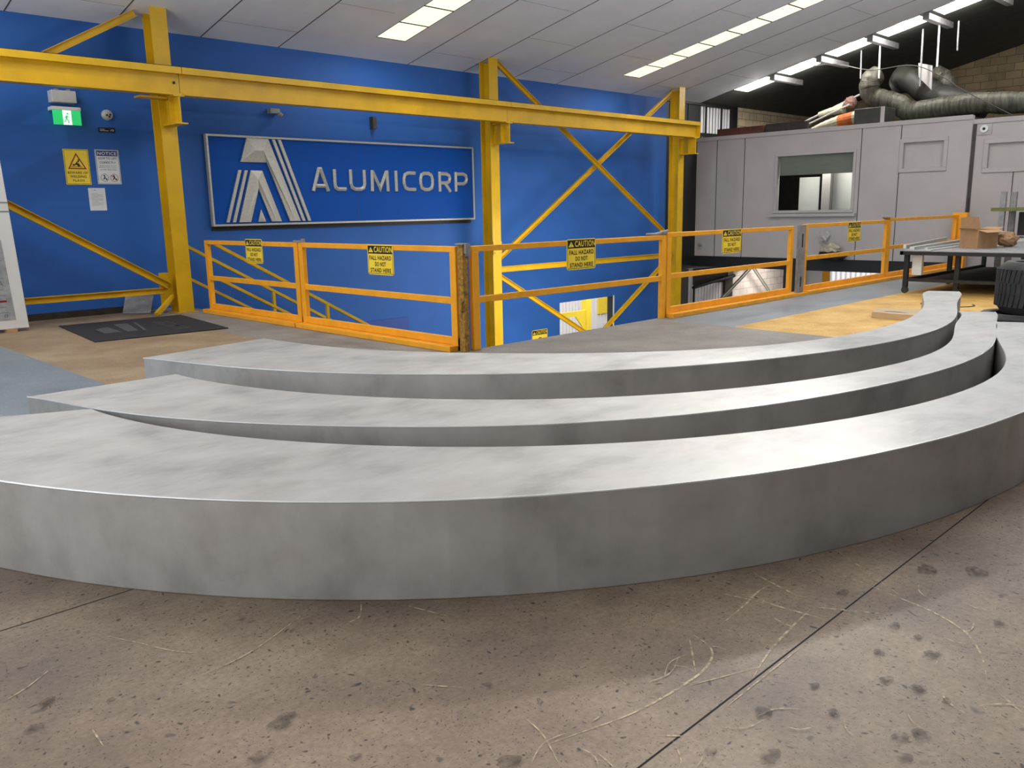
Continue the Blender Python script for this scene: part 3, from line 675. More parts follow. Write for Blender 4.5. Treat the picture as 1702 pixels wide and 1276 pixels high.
b = MB(); b.bar((12.88, FY, .03), (13.24, FY, .03), .05, .06); b.bar((12.86, FY-.06, .02), (13.24, FY-.06, .02), .17, .038); tag(b.build('floor_channel_piece', MT['orange']), 'short yellow floor channel under the grey upright', 'channel')
t = thing('gate_post', 'bare worn yellow post with hinges where the two railings meet', 'post', (5.80, 6.70, 0))
b = MB(); b.box(5.765, 5.835, 6.60, 6.685, 0, 1.12); b.build('post', MT['rusty'], t, bevel=.004)
b = MB(); b.box(5.80, 5.86, 6.58, 6.60, 1.0, 1.12); b.box(5.75, 5.85, 6.58, 6.70, 1.12, 1.132); b.tube([(5.80, 6.585, 1.03), (5.80, 6.585, 1.13)], .02, 10); b.build('hinge', MT['steel_grey'], t)
b = MB(); b.tube([(5.755, 6.63, .42), (5.755, 6.63, .52)], .02, 10); b.tube([(5.75, 6.63, .50), (5.76, 6.59, .56)], .014, 8); b.build('latch', MT['rusty'], t)
t = thing('grey_upright', 'grey galvanised upright strip between two railing panels', 'post', (13.05, FY, .04))
b = MB(); b.box(12.98, 13.22, FY-.05, FY-.02, .04, 1.14); b.box(13.19, 13.22, FY-.02, FY+.05, .04, 1.14); b.build('angle', MT['steel_grey'], t)
b = MB(); b.box(13.10, 13.13, FY-.055, FY-.049, .78, 1.0); b.box(13.10, 13.13, FY-.055, FY-.049, .14, .30); b.build('slot', MT['ink'], t)
t = thing('gate_clamp', 'silver clamp and latch on top of the second gate post', 'clamp', (GX, 9.85, 1.10))
b = MB(); b.box(GX-.03, GX+.03, 9.76, 9.86, 1.10, 1.125); b.tube([(GX, 9.98, 1.115), (GX, 9.80, 1.115)], .014, 8); b.box(GX-.02, GX+.02, 9.73, 9.77, 1.10, 1.15); b.build('clamp_body', MT['steel_grey'], t)
t = thing('rail_clamp', 'crumpled silver clamp lying on the railing top in front of the last column', 'clamp', (9.25, FY, 1.10))
b = MB(); b.tube([(8.95, FY, 1.125), (9.12, FY-.01, 1.118), (9.3, FY+.01, 1.13), (9.42, FY, 1.155)], [.012, .018, .024, .02], 8); blob(b, (9.33, FY, 1.135), .06, (1, .6, .5), 3); b.build('clamp_body', MT['steel_grey'], t)
t = thing('rail_latch', 'small brass coloured latch on the railing top below the partition seam', 'latch', (16.63, FY, 1.15))
b = MB(); b.tube([(16.4, FY, 1.19), (16.85, FY, 1.175)], .018, 8); b.box(16.55, 16.66, FY-.03, FY+.03, 1.15, 1.2); b.build('latch_body', MT['rusty'], t)
t = thing('corner_post', 'wide yellow end post of the railing against the grey partition', 'post', (20.45, FY, 0))
b = MB(); b.box(20.42, 20.62, FY-.20, FY+.10, 0, 1.23); b.build('post', MT['orange'], t, bevel=.006)
b = MB(); b.tube([(20.6, FY-.15, 1.23), (20.62, FY-.15, 1.55)], .012, 8); b.build('rod', MT['ink'], t)

# caution signs
def caution(frame, w_, h_, label, group='yellow and black caution signs on the railings', lines=('FALL HAZARD', 'DO NOT', 'STAND HERE'), th=.004):
    O = Vector(frame[0]); t = thing('caution_sign', label, 'sign', tuple(O), group)
    a = MB(); r_ = .03
    pts = []
    for cx_, cy_, a0 in ((w_-r_, r_, -90), (w_-r_, h_-r_, 0), (r_, h_-r_, 90), (r_, r_, 180)):
        for k in range(5): an = R(a0+22.5*k); pts.append((cx_+r_*math.cos(an), cy_+r_*math.sin(an)))
    pl(a, pts, frame, 0, th); a.build('plate', MT['signyellow'], t)
    b = MB(); ring(b, rect(.012, .012, w_-.012, h_-.012), rect(.018, .018, w_-.018, h_-.018), frame, th+.0008)
    pl(b, rect(.014, h_*.70, w_-.014, h_-.014), frame, th+.0004, th+.0012); tag(b.build('header', MT['ink'], t), 'black header band and border')
    c = MB(); text_mb(c, 'CAUTION', w_*.27, h_*.745, w_*.70, h_*.19, frame, th+.002, .03); pl(c, [(w_*.05, h_*.745), (w_*.24, h_*.745), (w_*.145, h_*.915)], frame, th+.0013, th+.002); tag(c.build('header_lettering', MT['signyellow'], t), 'yellow word on black')
    c = MB(); text_mb(c, '!', w_*.137, h_*.765, w_*.02, h_*.10, frame, th+.0028, .02)
    for i, ln in enumerate(lines):
        wd = {11: .84, 6: .42, 10: .80}.get(len(ln), .7)*w_
        text_mb(c, ln, (w_-wd)/2, h_*(.49-.205*i), wd, h_*.145, frame, th+.0016, .04)
    c.build('lettering', MT['ink'], t)
    return t
def frY(y, z, X, up=0): return ((X, y, z), (0, -1, 0), (0, 0, 1), (-1, 0, 0))   # reads towards -Y, faces -X
def frX(x, z, Y): return ((x, Y, z), (1, 0, 0), (0, 0, 1), (0, -1, 0))           # reads towards +X, faces -Y
caution(frY(11.25, .80, GX-.034), .485, .335, 'caution sign on the gate panel nearest the first yellow column')
caution(frY(8.27, .755, GX-.034), .50, .345, 'caution sign on the scuffed gate panel left of the bare corner post'.replace('left of', 'beside'))
caution(frX(7.37, .757, FY-.034), .52, .358, 'caution sign on the railing in front of the horizontal tie')
caution(frX(10.71, .79, FY-.034), .52, .343, 'caution sign on the railing panel in front of the roller door')
caution(frX(14.82, .80, FY-.034), .53, .345, 'farthest caution sign, on the railing below the small partition window')
caution(frX(14.05, -1.72, 13.68), .53, .40, 'small caution sign low on the blue wall beside the bright doorway', None, ('', '', ''))
b = MB(); fr_ = frX(14.05, -1.72, 13.675); ring(b, circ(.265, .12, .10), circ(.265, .12, .075), fr_, .007); tag(b.build('hazard_symbol', MT['redink']), None, None)
bpy.data.objects['hazard_symbol'].parent = [o for o in bpy.data.objects if o.name.startswith('caution_sign')][-1]
hs = bpy.data.objects['hazard_symbol']; 
for v in hs.data.vertices: v.co -= Vector(hs.parent.location)

# ================================================================== ALUMICORP SIGN
SX0, SX1, SZa, SZb, SY = 6.41, 12.255, 1.29, 2.775, 13.60
t = thing('wall_sign', 'long blue company sign with aluminium letters and frame on the blue wall', 'sign', (SX0, SY, SZa))
b = MB(); b.box(SX0+.02, SX1-.02, SY, YW, SZa+.02, SZb-.02); b.build('panel', MT['signblue'], t)
b = MB(); b.box(9.302, 9.308, SY-.002, SY, SZa+.03, SZb-.03); b.build('panel_joint', MT['seam'], t)
b = MB(); fw_ = .032
b.box(SX0, SX1, SY-.025, SY+.06, SZb-fw_, SZb); b.box(SX0, SX1, SY-.025, SY+.06, SZa, SZa+fw_); b.box(SX0, SX0+fw_, SY-.025, SY+.06, SZa+fw_, SZb-fw_); b.box(SX1-fw_, SX1, SY-.025, SY+.06, SZa+fw_, SZb-fw_)
tag(b.build('frame', MT['letter'], t), 'silver frame')
b = MB(); b.box(SX0+.01, SX1-.05, SY+.062, SY+.078, SZa-.07, SZb); b.build('backing', MT['black'], t)
SF = ((0, SY, 0), (1, 0, 0), (0, 0, 1), (0, -1, 0))
def facet(mb, outline, inner, faces, h0=.03):
    """outline at height h0 and inner ridge points with own heights"""
    n = len(outline); V = [(u, SY, v) for u, v in outline] + [(u, SY-h0, v) for u, v in outline] + [(u, SY-h, v) for u, v, h in inner]
    F = [(i, (i+1) % n, n+(i+1) % n, n+i) for i in range(n)] + [tuple(n+i for i in f) for f in faces]
    mb.add(V, F)
b = MB()
facet(b, [(7.125, 2.738), (7.524, 2.734), (8.044, 1.349), (7.837, 1.349), (7.469, 2.345), (6.985, 2.344)], [(7.244, 2.535, .075), (7.392, 2.535, .075), (7.94, 1.349, .035)],
      [(0, 1, 7, 6), (1, 2, 8, 7), (8, 3, 4, 7), (4, 5, 6, 7), (5, 0, 6), (2, 3, 8)])
facet(b, [(7.154, 2.209), (7.364, 2.207), (7.67, 1.349), (7.48, 1.349), (7.276, 1.915), (7.085, 1.349), (6.872, 1.349)], [(7.27, 2.06, .055), (7.57, 1.349, .034), (6.98, 1.349, .034)],
      [(0, 1, 7), (1, 2, 8, 7), (8, 3, 4, 7), (4, 5, 9, 7), (9, 6, 0, 7), (2, 3, 8), (5, 6, 9)])
facet(b, [(7.289, 1.557), (7.369, 1.349), (7.224, 1.349)], [(7.293, 1.42, .05)], [(0, 1, 3), (1, 2, 3), (2, 0, 3)])
for q in ([(7.593, 2.733), (7.65, 2.733), (8.145, 1.347), (8.088, 1.347)], [(7.704, 2.733), (7.762, 2.733), (8.26, 1.347), (8.202, 1.347)],
          [(6.931, 2.21), (6.985, 2.21), (6.696, 1.351), (6.642, 1.351)], [(7.045, 2.208), (7.099, 2.208), (6.809, 1.351), (6.755, 1.351)]):
    pl(b, q, SF, 0, .03)
tag(b.build('emblem', MT['letter'], t), 'faceted aluminium emblem of slanted bars')
def stroke(mb, pts, w_=.078, closed=False, h0=.018, h1=.045):
    n = len(pts); P = [Vector(q) for q in pts]; V = []; 
    for i in range(n):
        a = P[i]-P[i-1] if (i > 0 or closed) else P[1]-P[0]; c = P[(i+1) % n]-P[i] if (i < n-1 or closed) else P[i]-P[i-1]
        a = a.normalized(); c = c.normalized(); na = Vector((-a.y, a.x)); nc = Vector((-c.y, c.x)); m_ = (na+nc)
        m_ = m_.normalized() if m_.length > 1e-4 else na
        k = min(w_/2/max(m_.dot(na), .35), w_*1.2)
        for s_, h in ((1, 0), (1, h0), (0, h1), (-1, h0), (-1, 0)): q = P[i]+m_*k*s_; V.append((q.x, SY-h, q.y))
    F = []
    for i in range(n if closed else n-1):
        for k in range(4): a0 = i*5+k; b0 = ((i+1) % n)*5+k; F.append((a0, a0+1, b0+1, b0))
    if not closed: F.append((0, 1, 2, 3, 4)); o_ = (n-1)*5; F.append((o_+4, o_+3, o_+2, o_+1, o_))
    mb.add(V, F)
def letter(name, ch, x0, x1, strokes):
    b = MB(); w_ = .066; zb, zt = 1.868, 2.262
    for st in strokes:
        cl = st[0] == 'c'; pts = st[1:] if cl else st
        stroke(b, [(x0+w_/2+u*(x1-x0-w_), zb+(w_/2 if v == 0 and ch in 'LUCO' else 0 if v == 0 else 0)+v*(zt-zb) if not (ch in 'LUCO' and v == 0) else zb+w_/2) for u, v in pts] if False else
               [(x0+w_/2+u*(x1-x0-w_), zb+v*(zt-zb)) for u, v in pts], w_, cl)
    return b
e0 = .1; e1 = .9
LET = [('A', 8.32, 8.70, [[(0, 0), (.44, .99), (.56, .99), (1, 0)], [(.2, .24), (.8, .24)]]),
 ('L', 8.785, 9.06, [[(0, 1), (0, .32), (.06, .17), (.28, e0), (1.12, e0)]]),
 ('U', 9.135, 9.505, [[(0, 1), (0, .34), (.08, .17), (.28, e0), (.72, e0), (.92, .17), (1, .34), (1, 1)]]),
 ('M', 9.61, 10.045, [[(0, 0), (.03, 1)], [(.06, .95), (.5, .14), (.94, .95)], [(.97, 1), (1, 0)]]),
 ('I', 10.178, 10.252, [[(.5, 0), (.5, 1)]]),
 ('C', 10.375, 10.69, [[(1.12, e1), (.42, e1), (.12, .82), (0, .62), (0, .38), (.12, .18), (.42, e0), (1.12, e0)]]),
 ('O', 10.79, 11.16, [['c', (.32, e1), (.68, e1), (.92, .82), (1, .62), (1, .38), (.92, .18), (.68, e0), (.32, e0), (.08, .18), (0, .38), (0, .62), (.08, .82)]]),
 ('R', 11.285, 11.625, [[(0, 0), (0, 1)], [(0, e1), (.68, e1), (.93, .82), (1, .68), (.93, .52), (.68, .44), (0, .44)], [(.5, .44), (1.02, 0)]]),
 ('P', 11.72, 12.085, [[(0, 0), (0, 1)], [(0, e1), (.72, e1), (.94, .82), (1, .66), (.94, .50), (.72, .40), (0, .40)]])]
for ch, x0, x1, st in LET: letter('letter', ch, x0, x1, st).build('letter', MT['letter'], t)
# little brackets above the sign
b = MB(); b.box(7.60, 7.78, 13.56, YW, 3.17, 3.25); b.tube([(7.72, 13.52, 3.17), (7.78, 13.50, 3.12)], .04, 10); tag(b.build('wall_bracket', MT['steel_grey']), 'small grey bracket on the wall above the sign emblem', 'bracket')
b = MB(); b.box(9.72, 9.80, 13.56, YW, 3.02, 3.24); tag(b.build('wall_bracket', MT['seam']), 'small dark bracket on the wall above the middle of the sign', 'bracket')

# ================================================================== EXIT WALL FITTINGS
t = thing('exit_sign', 'lit green exit sign with running figure under the crane beam', 'sign', (4.31, 13.5, 2.79))
F = frX(4.125, 2.79, 13.50)
b = MB(); b.box(4.12, 4.51, 13.49, 13.68, 2.99, 3.04); b.build('housing', MT['white'], t, bevel=.005)
b = MB(); pl(b, rect(.0, .0, .375, .20), F, -.015, 0); tag(b.build('face', MT['exitgreen'], t), 'green glowing face')
b = MB(); pl(b, rect(.13, .0, .245, .20), F, .0005, .0012); tag(b.build('doorway_pictogram', MT['exitwhite'], t), 'white doorway')
b = MB()
for a_, c_, w_ in (((.185, .13), (.175, .085), .022), ((.185, .125), (.215, .105), .010), ((.18, .125), (.155, .10), .010), ((.177, .085), (.205, .055), .013), ((.205, .055), (.20, .02), .012), ((.175, .085), (.160, .05), .013), ((.16, .05), (.138, .04), .012)):
    d = (Vector(c_)-Vector(a_)).normalized(); n_ = Vector((-d.y, d.x))*w_/2; a_ = Vector(a_); c_ = Vector(c_)
    pl(b, [tuple(a_+n_), tuple(a_-n_), tuple(c_-n_), tuple(c_+n_)], F, .0014, .002)
pl(b, circ(.195, .155, .014, 12), F, .0014, .002); b.build('running_figure', MT['exitgreen'], t)
t = thing('emergency_light', 'white box on the blue wall above the exit sign', 'wall box', (4.3, 13.6, 3.1))
b = MB(); b.box(4.14, 4.47, 13.5, YW, 3.10, 3.265); b.build('box', MT['offwhite'], t, bevel=.006)
b = MB(); b.box(4.20, 4.24, 13.52, 13.6, 3.265, 3.29); b.box(4.36, 4.40, 13.52, 13.6, 3.265, 3.29); b.build('clip', MT['steel_grey'], t)
t = thing('smoke_detector', 'round white siren with dark holes on the blue wall', 'siren', (4.93, YW, 2.98))
b = MB(); b.tube([(4.93, YW, 2.98), (4.93, YW-.05, 2.98), (4.93, YW-.075, 2.98)], [.078, .074, .05], 28); b.build('housing', MT['offwhite'], t, smooth=True)
b = MB()
for dx, dz in ((-.022, -.01), (.024, .0), (.01, -.03)): b.tube([(4.93+dx, YW-.085, 2.98+dz), (4.93+dx, YW-.07, 2.98+dz)], .014, 10)
b.build('holes', MT['ink'], t)
t = thing('name_plate', 'small black plate with white marks under the round siren', 'plate', (4.785, YW, 2.73)); F = frX(4.785, 2.725, YW)
b = MB(); pl(b, rect(0, 0, .242, .07), F, 0, .006); b.build('plate', MT['ink'], t)
b = MB()
for i, (u0, u1) in enumerate(((.02, .09), (.02, .145))): pl(b, rect(u0, .042-.02*i, u1, .048-.02*i), F, .0065, .0072)
pl(b, [(.17, .02), (.185, .05), (.19, .05), (.178, .02)], F, .0065, .0072); ring(b, circ(.21, .035, .015), circ(.21, .035, .009), F, .007); b.build('marks', MT['signwhite'], t)
# welding flash sign
t = thing('warning_sign', 'yellow welding flash warning sign with red triangle on the exit wall', 'sign', (4.25, YW, 1.955)); F = frX(4.25, 1.955, YW)
b = MB(); pl(b, rect(0, 0, .35, .51), F, 0, .005); b.build('plate', MT['signyellow'], t)
b = MB(); ring(b, rect(.01, .01, .34, .50), rect(.015, .015, .335, .495), F, .0056)
for i, (ln, wd) in enumerate((('BEWARE OF', .28), ('WELDING', .225), ('FLASH', .155))): text_mb(b, ln, .175-wd/2, .155-.056*i, wd, .036, F, .0058, .03)
# sparks and welding hand
for k in range(9):
    a_ = R(20+38*k); pl(b, [(.13+.012*math.cos(a_), .285+.010*math.sin(a_)), (.13+.035*math.cos(a_+.12), .285+.022*math.sin(a_+.12)), (.13+.014*math.cos(a_+.3), .285+.010*math.sin(a_+.3))], F, .006, .0066)
pl(b, circ(.13, .285, .014, 12), F, .006, .0066); pl(b, [(.14, .29), (.18, .335), (.195, .33), (.16, .28)], F, .006, .0066); pl(b, [(.16, .30), (.20, .31), (.225, .27), (.19, .262)], F, .006, .0066); pl(b, [(.185, .335), (.20, .37), (.212, .362), (.205, .32)], F, .006, .0066); pl(b, [(.09, .262), (.25, .262), (.25, .254), (.09, .254)], F, .006, .0066)
b.build('lettering', MT['ink'], t)
b = MB(); ring(b, [(.045, .225), (.305, .225), (.175, .46)], [(.073, .241), (.277, .241), (.175, .425)], F, .0058); tag(b.build('triangle', MT['redink'], t), 'dark red triangle outline')
# notice
t = thing('notice_sign', 'white and navy lifting notice beside the yellow warning sign', 'sign', (4.695, YW, 1.965)); F = frX(4.695, 1.965, YW)
b = MB(); pl(b, rect(0, 0, .345, .505), F, 0, .005); b.build('plate', MT['signwhite'], t)
b = MB(); pl(b, rect(.02, .415, .325, .49), F, .0054, .006); ring(b, rect(.008, .008, .337, .497), rect(.013, .013, .332, .492), F, .0056); tag(b.build('header', MT['navy'], t), 'navy header band')
b = MB(); text_mb(b, 'NOTICE', .035, .43, .275, .045, F, .0068, .03); b.build('header_lettering', MT['signwhite'], t)
b = MB()
for ln, wd, z_, h_ in (('HOW TO LIFT', .27, .365, .032), ('CORRECTLY', .235, .303, .032), ('BEND KNEES TO LIFT', .24, .262, .014), ('PREVENT BACK INJURY', .26, .234, .014), ('DO NOT BEND OVER', .23, .206, .014)): text_mb(b, ln, .172-wd/2, z_, wd, h_, F, .0058, .02)
for cx_ in (.105, .245):
    for u, v, r_ in ((cx_-.005, .125, .012),): pl(b, circ(u, v, r_, 10), F, .006, .0066)
    pl(b, [(cx_-.02, .075), (cx_, .118), (cx_+.014, .112), (cx_-.002, .075)], F, .006, .0066); pl(b, [(cx_, .095), (cx_+.03, .085), (cx_+.03, .075), (cx_, .085)], F, .006, .0066); pl(b, rect(cx_+.012, .062, cx_+.034, .078), F, .006, .0066); pl(b, [(cx_-.03, .06), (cx_-.018, .085), (cx_-.01, .08), (cx_-.022, .06)], F, .006, .0066)
ring(b, circ(.105, .095, .058), circ(.105, .095, .053), F, .0062); b.build('lettering', MT['ink'], t)
b = MB(); ring(b, circ(.245, .095, .058), circ(.245, .095, .052), F, .0062); pl(b, [(.203, .128), (.209, .134), (.288, .062), (.282, .056)], F, .007, .0076); tag(b.build('prohibition_ring', MT['redink'], t), 'red struck-through ring')
t = thing('paper_notice', 'plain white printed paper sheet taped below the two signs', 'paper', (4.54, YW, 1.575)); F = frX(4.54, 1.575, YW)
b = MB(); pl(b, rect(0, 0, .243, .333), F, 0, .002); b.build('sheet', MT['signwhite'], t)
b = MB()
for k in range(13): pl(b, rect(.035, .25-.015*k, .035+(.17 if k % 4 else .10), .2525-.015*k), F, .0022, .0028)
pl(b, rect(.08, .295, .105, .305), F, .0022, .0028); pl(b, rect(.05, .295, .056, .305), F, .0022, .0028); b.build('print', MT['inkgrey'], t)

# ---- white coated panel leaning at the exit side
t = thing('wrapped_panel', 'tall white framed panel in printed protective film at the exit side', 'panel', (2.6, 12.6, .04))
Pm = lambda u, v, w_: (u, 12.62+.0*v-w_, v)
b = MB(); b.prism([(2.0, .05), (3.215, .04), (3.13, 2.45), (1.95, 2.46)], 0, .07, Pm); b.build('frame', MT['whiteboard'], t, bevel=.006)
b = MB(); b.prism([(2.1, .17), (3.07, .16), (3.02, 1.20), (2.95, 1.26), (2.05, 1.30)], .071, .074, Pm); tag(b.build('film', MT['film'], t), 'grey crinkled film')
b = MB(); FP = ((0, 12.62-.0745, 0), (1, 0, 0), (0, 0, 1), (0, -1, 0))
for k in range(12): pl(b, rect(2.78, .26+.075*k, 2.99-.015*(k % 3), .266+.075*k), FP, 0, .0008)
for u0 in (2.84, 2.86, 2.9): pl(b, [(u0, .62), (u0+.008, .62), (u0+.035, .70), (u0+.027, .70)], FP, 0, .001)
pl(b, [(2.925, .70), (2.935, .70), (2.975, .62), (2.962, .62)], FP, 0, .001); ring(b, circ(2.96, .22, .022, 12), circ(2.96, .22, .014, 12), FP, .001); b.build('print', MT['inkgrey'], t)
b = MB(); pl(b, rect(2.80, .40, 2.99, .425), FP, 0, .0008); tag(b.build('red_print', MT['redink'], t), 'faded red print line')
b = MB(); b.box(1.95, 3.165, 12.545, 12.555, 1.675, 1.69); b.box(1.95, 3.165, 12.545, 12.555, 1.56, 1.575); b.build('strap', MT['steel_grey'], t)
b = MB(); b.box(2.93, 3.06, 12.5, 12.66, 0, .042); tag(b.build('timber_block', MT['card']), 'small pale timber block under the wrapped white panel', 'block')

# ---- rubber mat
t = thing('door_mat', 'large black rubber mat with faint grey emblem on the tan floor', 'mat', (4.3, 11.5, 0))
b = MB(); b.prism([(3.40, 10.62), (5.03, 10.48), (5.27, 12.52), (3.60, 12.64)], .002, .014); b.build('mat', MT['mat'], t, bevel=.004)
# print reads from the fence side: U towards +Y? emblem near one end, word beyond
FMt = ((3.62, 11.0, .0145), (.995, -.05, 0), (.08, .995, 0), (0, 0, 1))
b = MB()
for q in ([(.10, .25), (.30, .28), (.30, .95), (.10, .75)], [(.36, .22), (.50, .22), (.62, 1.15), (.44, 1.15)], [(.56, .2), (.60, .2), (.74, 1.15), (.70, 1.15)]): pl(b, q, FMt, 0, .0008)
text_mb(b, 'ALUMICORP', 0, 0, 1.1, .22, ((4.72, 10.85, .0145), (.09, .99, 0), (-.99, .09, 0), (0, 0, 1)), .001, .02)
tag(b.build('print', MT['matgrey'], t), 'faint grey emblem and word')

# ================================================================== STAIRS DOWN ALONG THE WALL
def stair_rail(Y, z0, x0, posts, label):
    sl = -.565; t = thing('stair_railing', label, 'handrail', (x0, Y, z0-1.0), 'sloping yellow stair handrails')
    x1 = x0+6.0
    b = MB(); b.bar((x0, Y, z0), (x1, Y, z0+sl*(x1-x0)), .04, .05); b.build('top_rail', MT['yellow'], t, bevel=.004)
    b = MB(); b.bar((x0, Y, z0-.52), (x1, Y, z0-.52+sl*(x1-x0)), .03, .045); b.build('middle_rail', MT['yellow'], t, bevel=.004)
    for x in posts:
        z = z0+sl*(x-x0); b = MB(); b.bar((x, Y, z-1.0), (x, Y, z-.02), .05, .05, (0, 1, 0)); b.build('post', MT['yellow'], t, bevel=.004)
    return t
stair_rail(13.35, 1.075, 5.68, (7.28, 9.46, 11.3), 'yellow stair handrail on the wall side, sloping down from the first column')
stair_rail(12.45, 1.04, 5.87, (7.78, 10.0, 11.8), 'yellow stair handrail on the open side, sloping down from the end gate post')
t = thing('staircase', 'flight of steel steps going down along the blue wall behind the gates', 'stairs', (5.9, 12.9, -3.3))
for Y in (12.45, 13.35):
    b = MB(); b.bar((5.88, Y, -.20), (11.8, Y, -.20-.565*5.92), .04, .25); b.build('stringer', MT['yellow'], t)
for k in range(16):
    b = MB(); x = 6.0+.36*k; z = -.18-.203*k; b.box(x, x+.34, 12.48, 13.32, z-.03, z); b.build('tread', MT['black'], t)

# ================================================================== LOWER LEVEL
t = thing('roller_door', 'white corrugated roller door at the lower level below the partition', 'door', (21.8, YW, -3.3)); 
b = MB(); 
for i in range(12):
    x = 21.05+.155*i; b.box(x, x+.105, YW+.10, YW+.14, -3.3, -.78)
b.build('slats', MT['slat'], t); b = MB(); b.box(21.0, 22.88, YW+.16, YW+.18, -3.3, -.3); b.box(22.5, 22.88, YW+.02, YW+.15, -3.3, -.62); b.build('backing', MT['dark'], t)
b = MB(); b.tube([(20.6, YW-.1, -.80), (21.6, YW-.1, -.70), (22.8, YW-.1, -.60)], .05, 8); b.build('roller_drum', MT['black'], t)
b = MB(); b.box(19.85, 20.35, YW-.1, YW+.1, -3.3, -.25); struct('trim_7', b, MT['seam'])
b = MB(); b.box(19.3, 21.0, YW+.2, YW+.3, -3.3, -.25); struct('wall_lower_side', b, MT['slat'])
b = MB(); b.box(26.05, 26.75, 13.3, YW, -3.3, -.25); struct('trim_8', b, MT['black'])
brace((23.9, -.15), (20.3, -1.95), 'pale yellow lower brace in front of the roller door', 'braces below the partition', 13.4, wd=.09, mat_=MT['letter'])
brace((23.3, -.2), (25.6, -2.0), 'pale yellow lower brace in front of the white block wall', 'braces below the partition', 13.4, wd=.09, mat_=MT['letter'])
b = MB(); b.box(17.6, 17.9, 6.9, 7.2, -3.3, -3.0)
# yard behind the blue wall: corrugated sheet, yellow frame and sign
b = MB()
for i in range(70):
    x = 15.5+.16*i; b.box(x, x+.09, 18.9, 18.98, -3.3, 1.5); b.box(x+.09, x+.16, 18.95, 19.0, -3.3, 1.5)
struct('wall_yard', b, MT['outwhite'])
t = thing('yellow_portal', 'bright yellow steel post and arm seen through the lower doorway', 'frame', (18.6, 16.5, -3.3))
b = MB(); b.box(19.2, 19.42, 16.4, 16.6, -3.3, .5); b.build('post', MT['signyellow'], t); b = MB(); b.box(16.5, 19.2, 16.42, 16.48, -1.66, -1.5); b.build('arm', MT['signyellow'], t)
b = MB(); b.prism([(19.2, -1.66), (18.75, -1.66), (19.05, -2.0), (19.2, -2.5)], 16.42, 16.48, lambda u, v, w_: (u, w_, v)); b.build('knee_plate', MT['signyellow'], t)
b = MB(); b.box(22.7, 23.35, 18.85, 18.89, -2.15, -1.60); tag(b.build('yard_sign', MT['signyellow']), 'yellow sign on the white corrugated wall beyond the doorway', 'sign')
# bright street side beyond the far wall
b = MB()
for i in range(60):
    y = 4.5+.2*i; b.box(33.0, 33.05, y, y+.12, -3.3, .6)
b.box(33.1, 33.15, 4, 17, -3.3, .6); struct('wall_street', b, MT['outwhite'])
b = MB(); b.box(27.4, 27.5, 12.75, 12.98, -3.3, -.65); struct('trim_9', b, MT['orange'])
b = MB(); b.box(27.45, 27.5, 12.98, 13.68, -3.3, -.65); struct('trim_10', b, MT['slat'])
b = MB(); b.box(32.7, 32.72, 12.3, 13.3, -1.55, -1.05); tag(b.build('street_banner', MT['sky_blue']), 'light blue banner in the bright opening at the lower level', 'banner')
b = MB(); b.box(31.0, 31.6, 12.9, 14.9, -3.3, -1.75); tag(b.build('hedge', mat('leaf_green', lin(120, 150, 70), .8, noise=.5, nscale=14, bump=.8)), 'green shrubs in the bright opening at the lower level', 'shrub', kind='stuff')

# ================================================================== CURVED ALUMINIUM STEPS
O1=[(0.36,5.499),(0.371,5.417),(0.385,5.328),(0.403,5.232),(0.423,5.128),(0.446,5.018),(0.473,4.902),(0.502,4.78),(0.535,4.653),(0.572,4.521),(0.613,4.385),(0.659,4.245),(0.709,4.101),(0.765,3.955),(0.828,3.806),(0.897,3.655),(0.974,3.502),(1.059,3.348),(1.153,3.194),(1.255,3.041),(1.367,2.888),(1.488,2.738),(1.619,2.591),(1.758,2.447),(1.906,2.309),(2.062,2.177),(2.226,2.051),(2.397,1.933),(2.575,1.822),(2.758,1.72),(2.947,1.626),(3.14,1.54),(3.338,1.463),(3.538,1.395),(3.741,1.335),(3.947,1.283),(4.153,1.238),(4.36,1.202),(4.567,1.173),(4.773,1.151),(4.978,1.137),(5.18,1.13),(5.379,1.13),(5.575,1.137),(5.767,1.151),(5.954,1.171),(6.136,1.196),(6.313,1.227),(6.486,1.263),(6.653,1.302),(6.814,1.343),(6.971,1.387),(7.122,1.432),(7.269,1.477),(7.41,1.521),(7.546,1.565),(7.677,1.606),(7.802,1.646),(7.922,1.683),(8.035,1.717),(8.142,1.75),(8.242,1.78),(8.335,1.808),(8.421,1.835),(8.5,1.86)]
I1=[(1.534,4.981),(1.536,4.912),(1.541,4.837),(1.548,4.756),(1.559,4.67),(1.573,4.578),(1.59,4.482),(1.611,4.381),(1.636,4.276),(1.666,4.168),(1.701,4.057),(1.741,3.942),(1.786,3.826),(1.837,3.707),(1.895,3.586),(1.959,3.464),(2.03,3.341),(2.108,3.217),(2.193,3.094),(2.285,2.971),(2.385,2.85),(2.492,2.731),(2.606,2.615),(2.726,2.502),(2.854,2.395),(2.988,2.292),(3.127,2.195),(3.273,2.104),(3.423,2.019),(3.578,1.941),(3.737,1.87),(3.9,1.806),(4.066,1.748),(4.234,1.697),(4.405,1.653),(4.576,1.615),(4.749,1.585),(4.921,1.562),(5.093,1.546),(5.263,1.538),(5.431,1.537),(5.597,1.544),(5.76,1.558),(5.92,1.58),(6.076,1.608),(6.228,1.642),(6.376,1.681),(6.519,1.724),(6.658,1.77),(6.793,1.818),(6.924,1.865),(7.051,1.912),(7.174,1.956),(7.293,1.998),(7.408,2.036),(7.519,2.071),(7.627,2.103),(7.729,2.131),(7.828,2.157),(7.922,2.181),(8.01,2.204),(8.094,2.228),(8.172,2.252),(8.244,2.278),(8.31,2.306)]
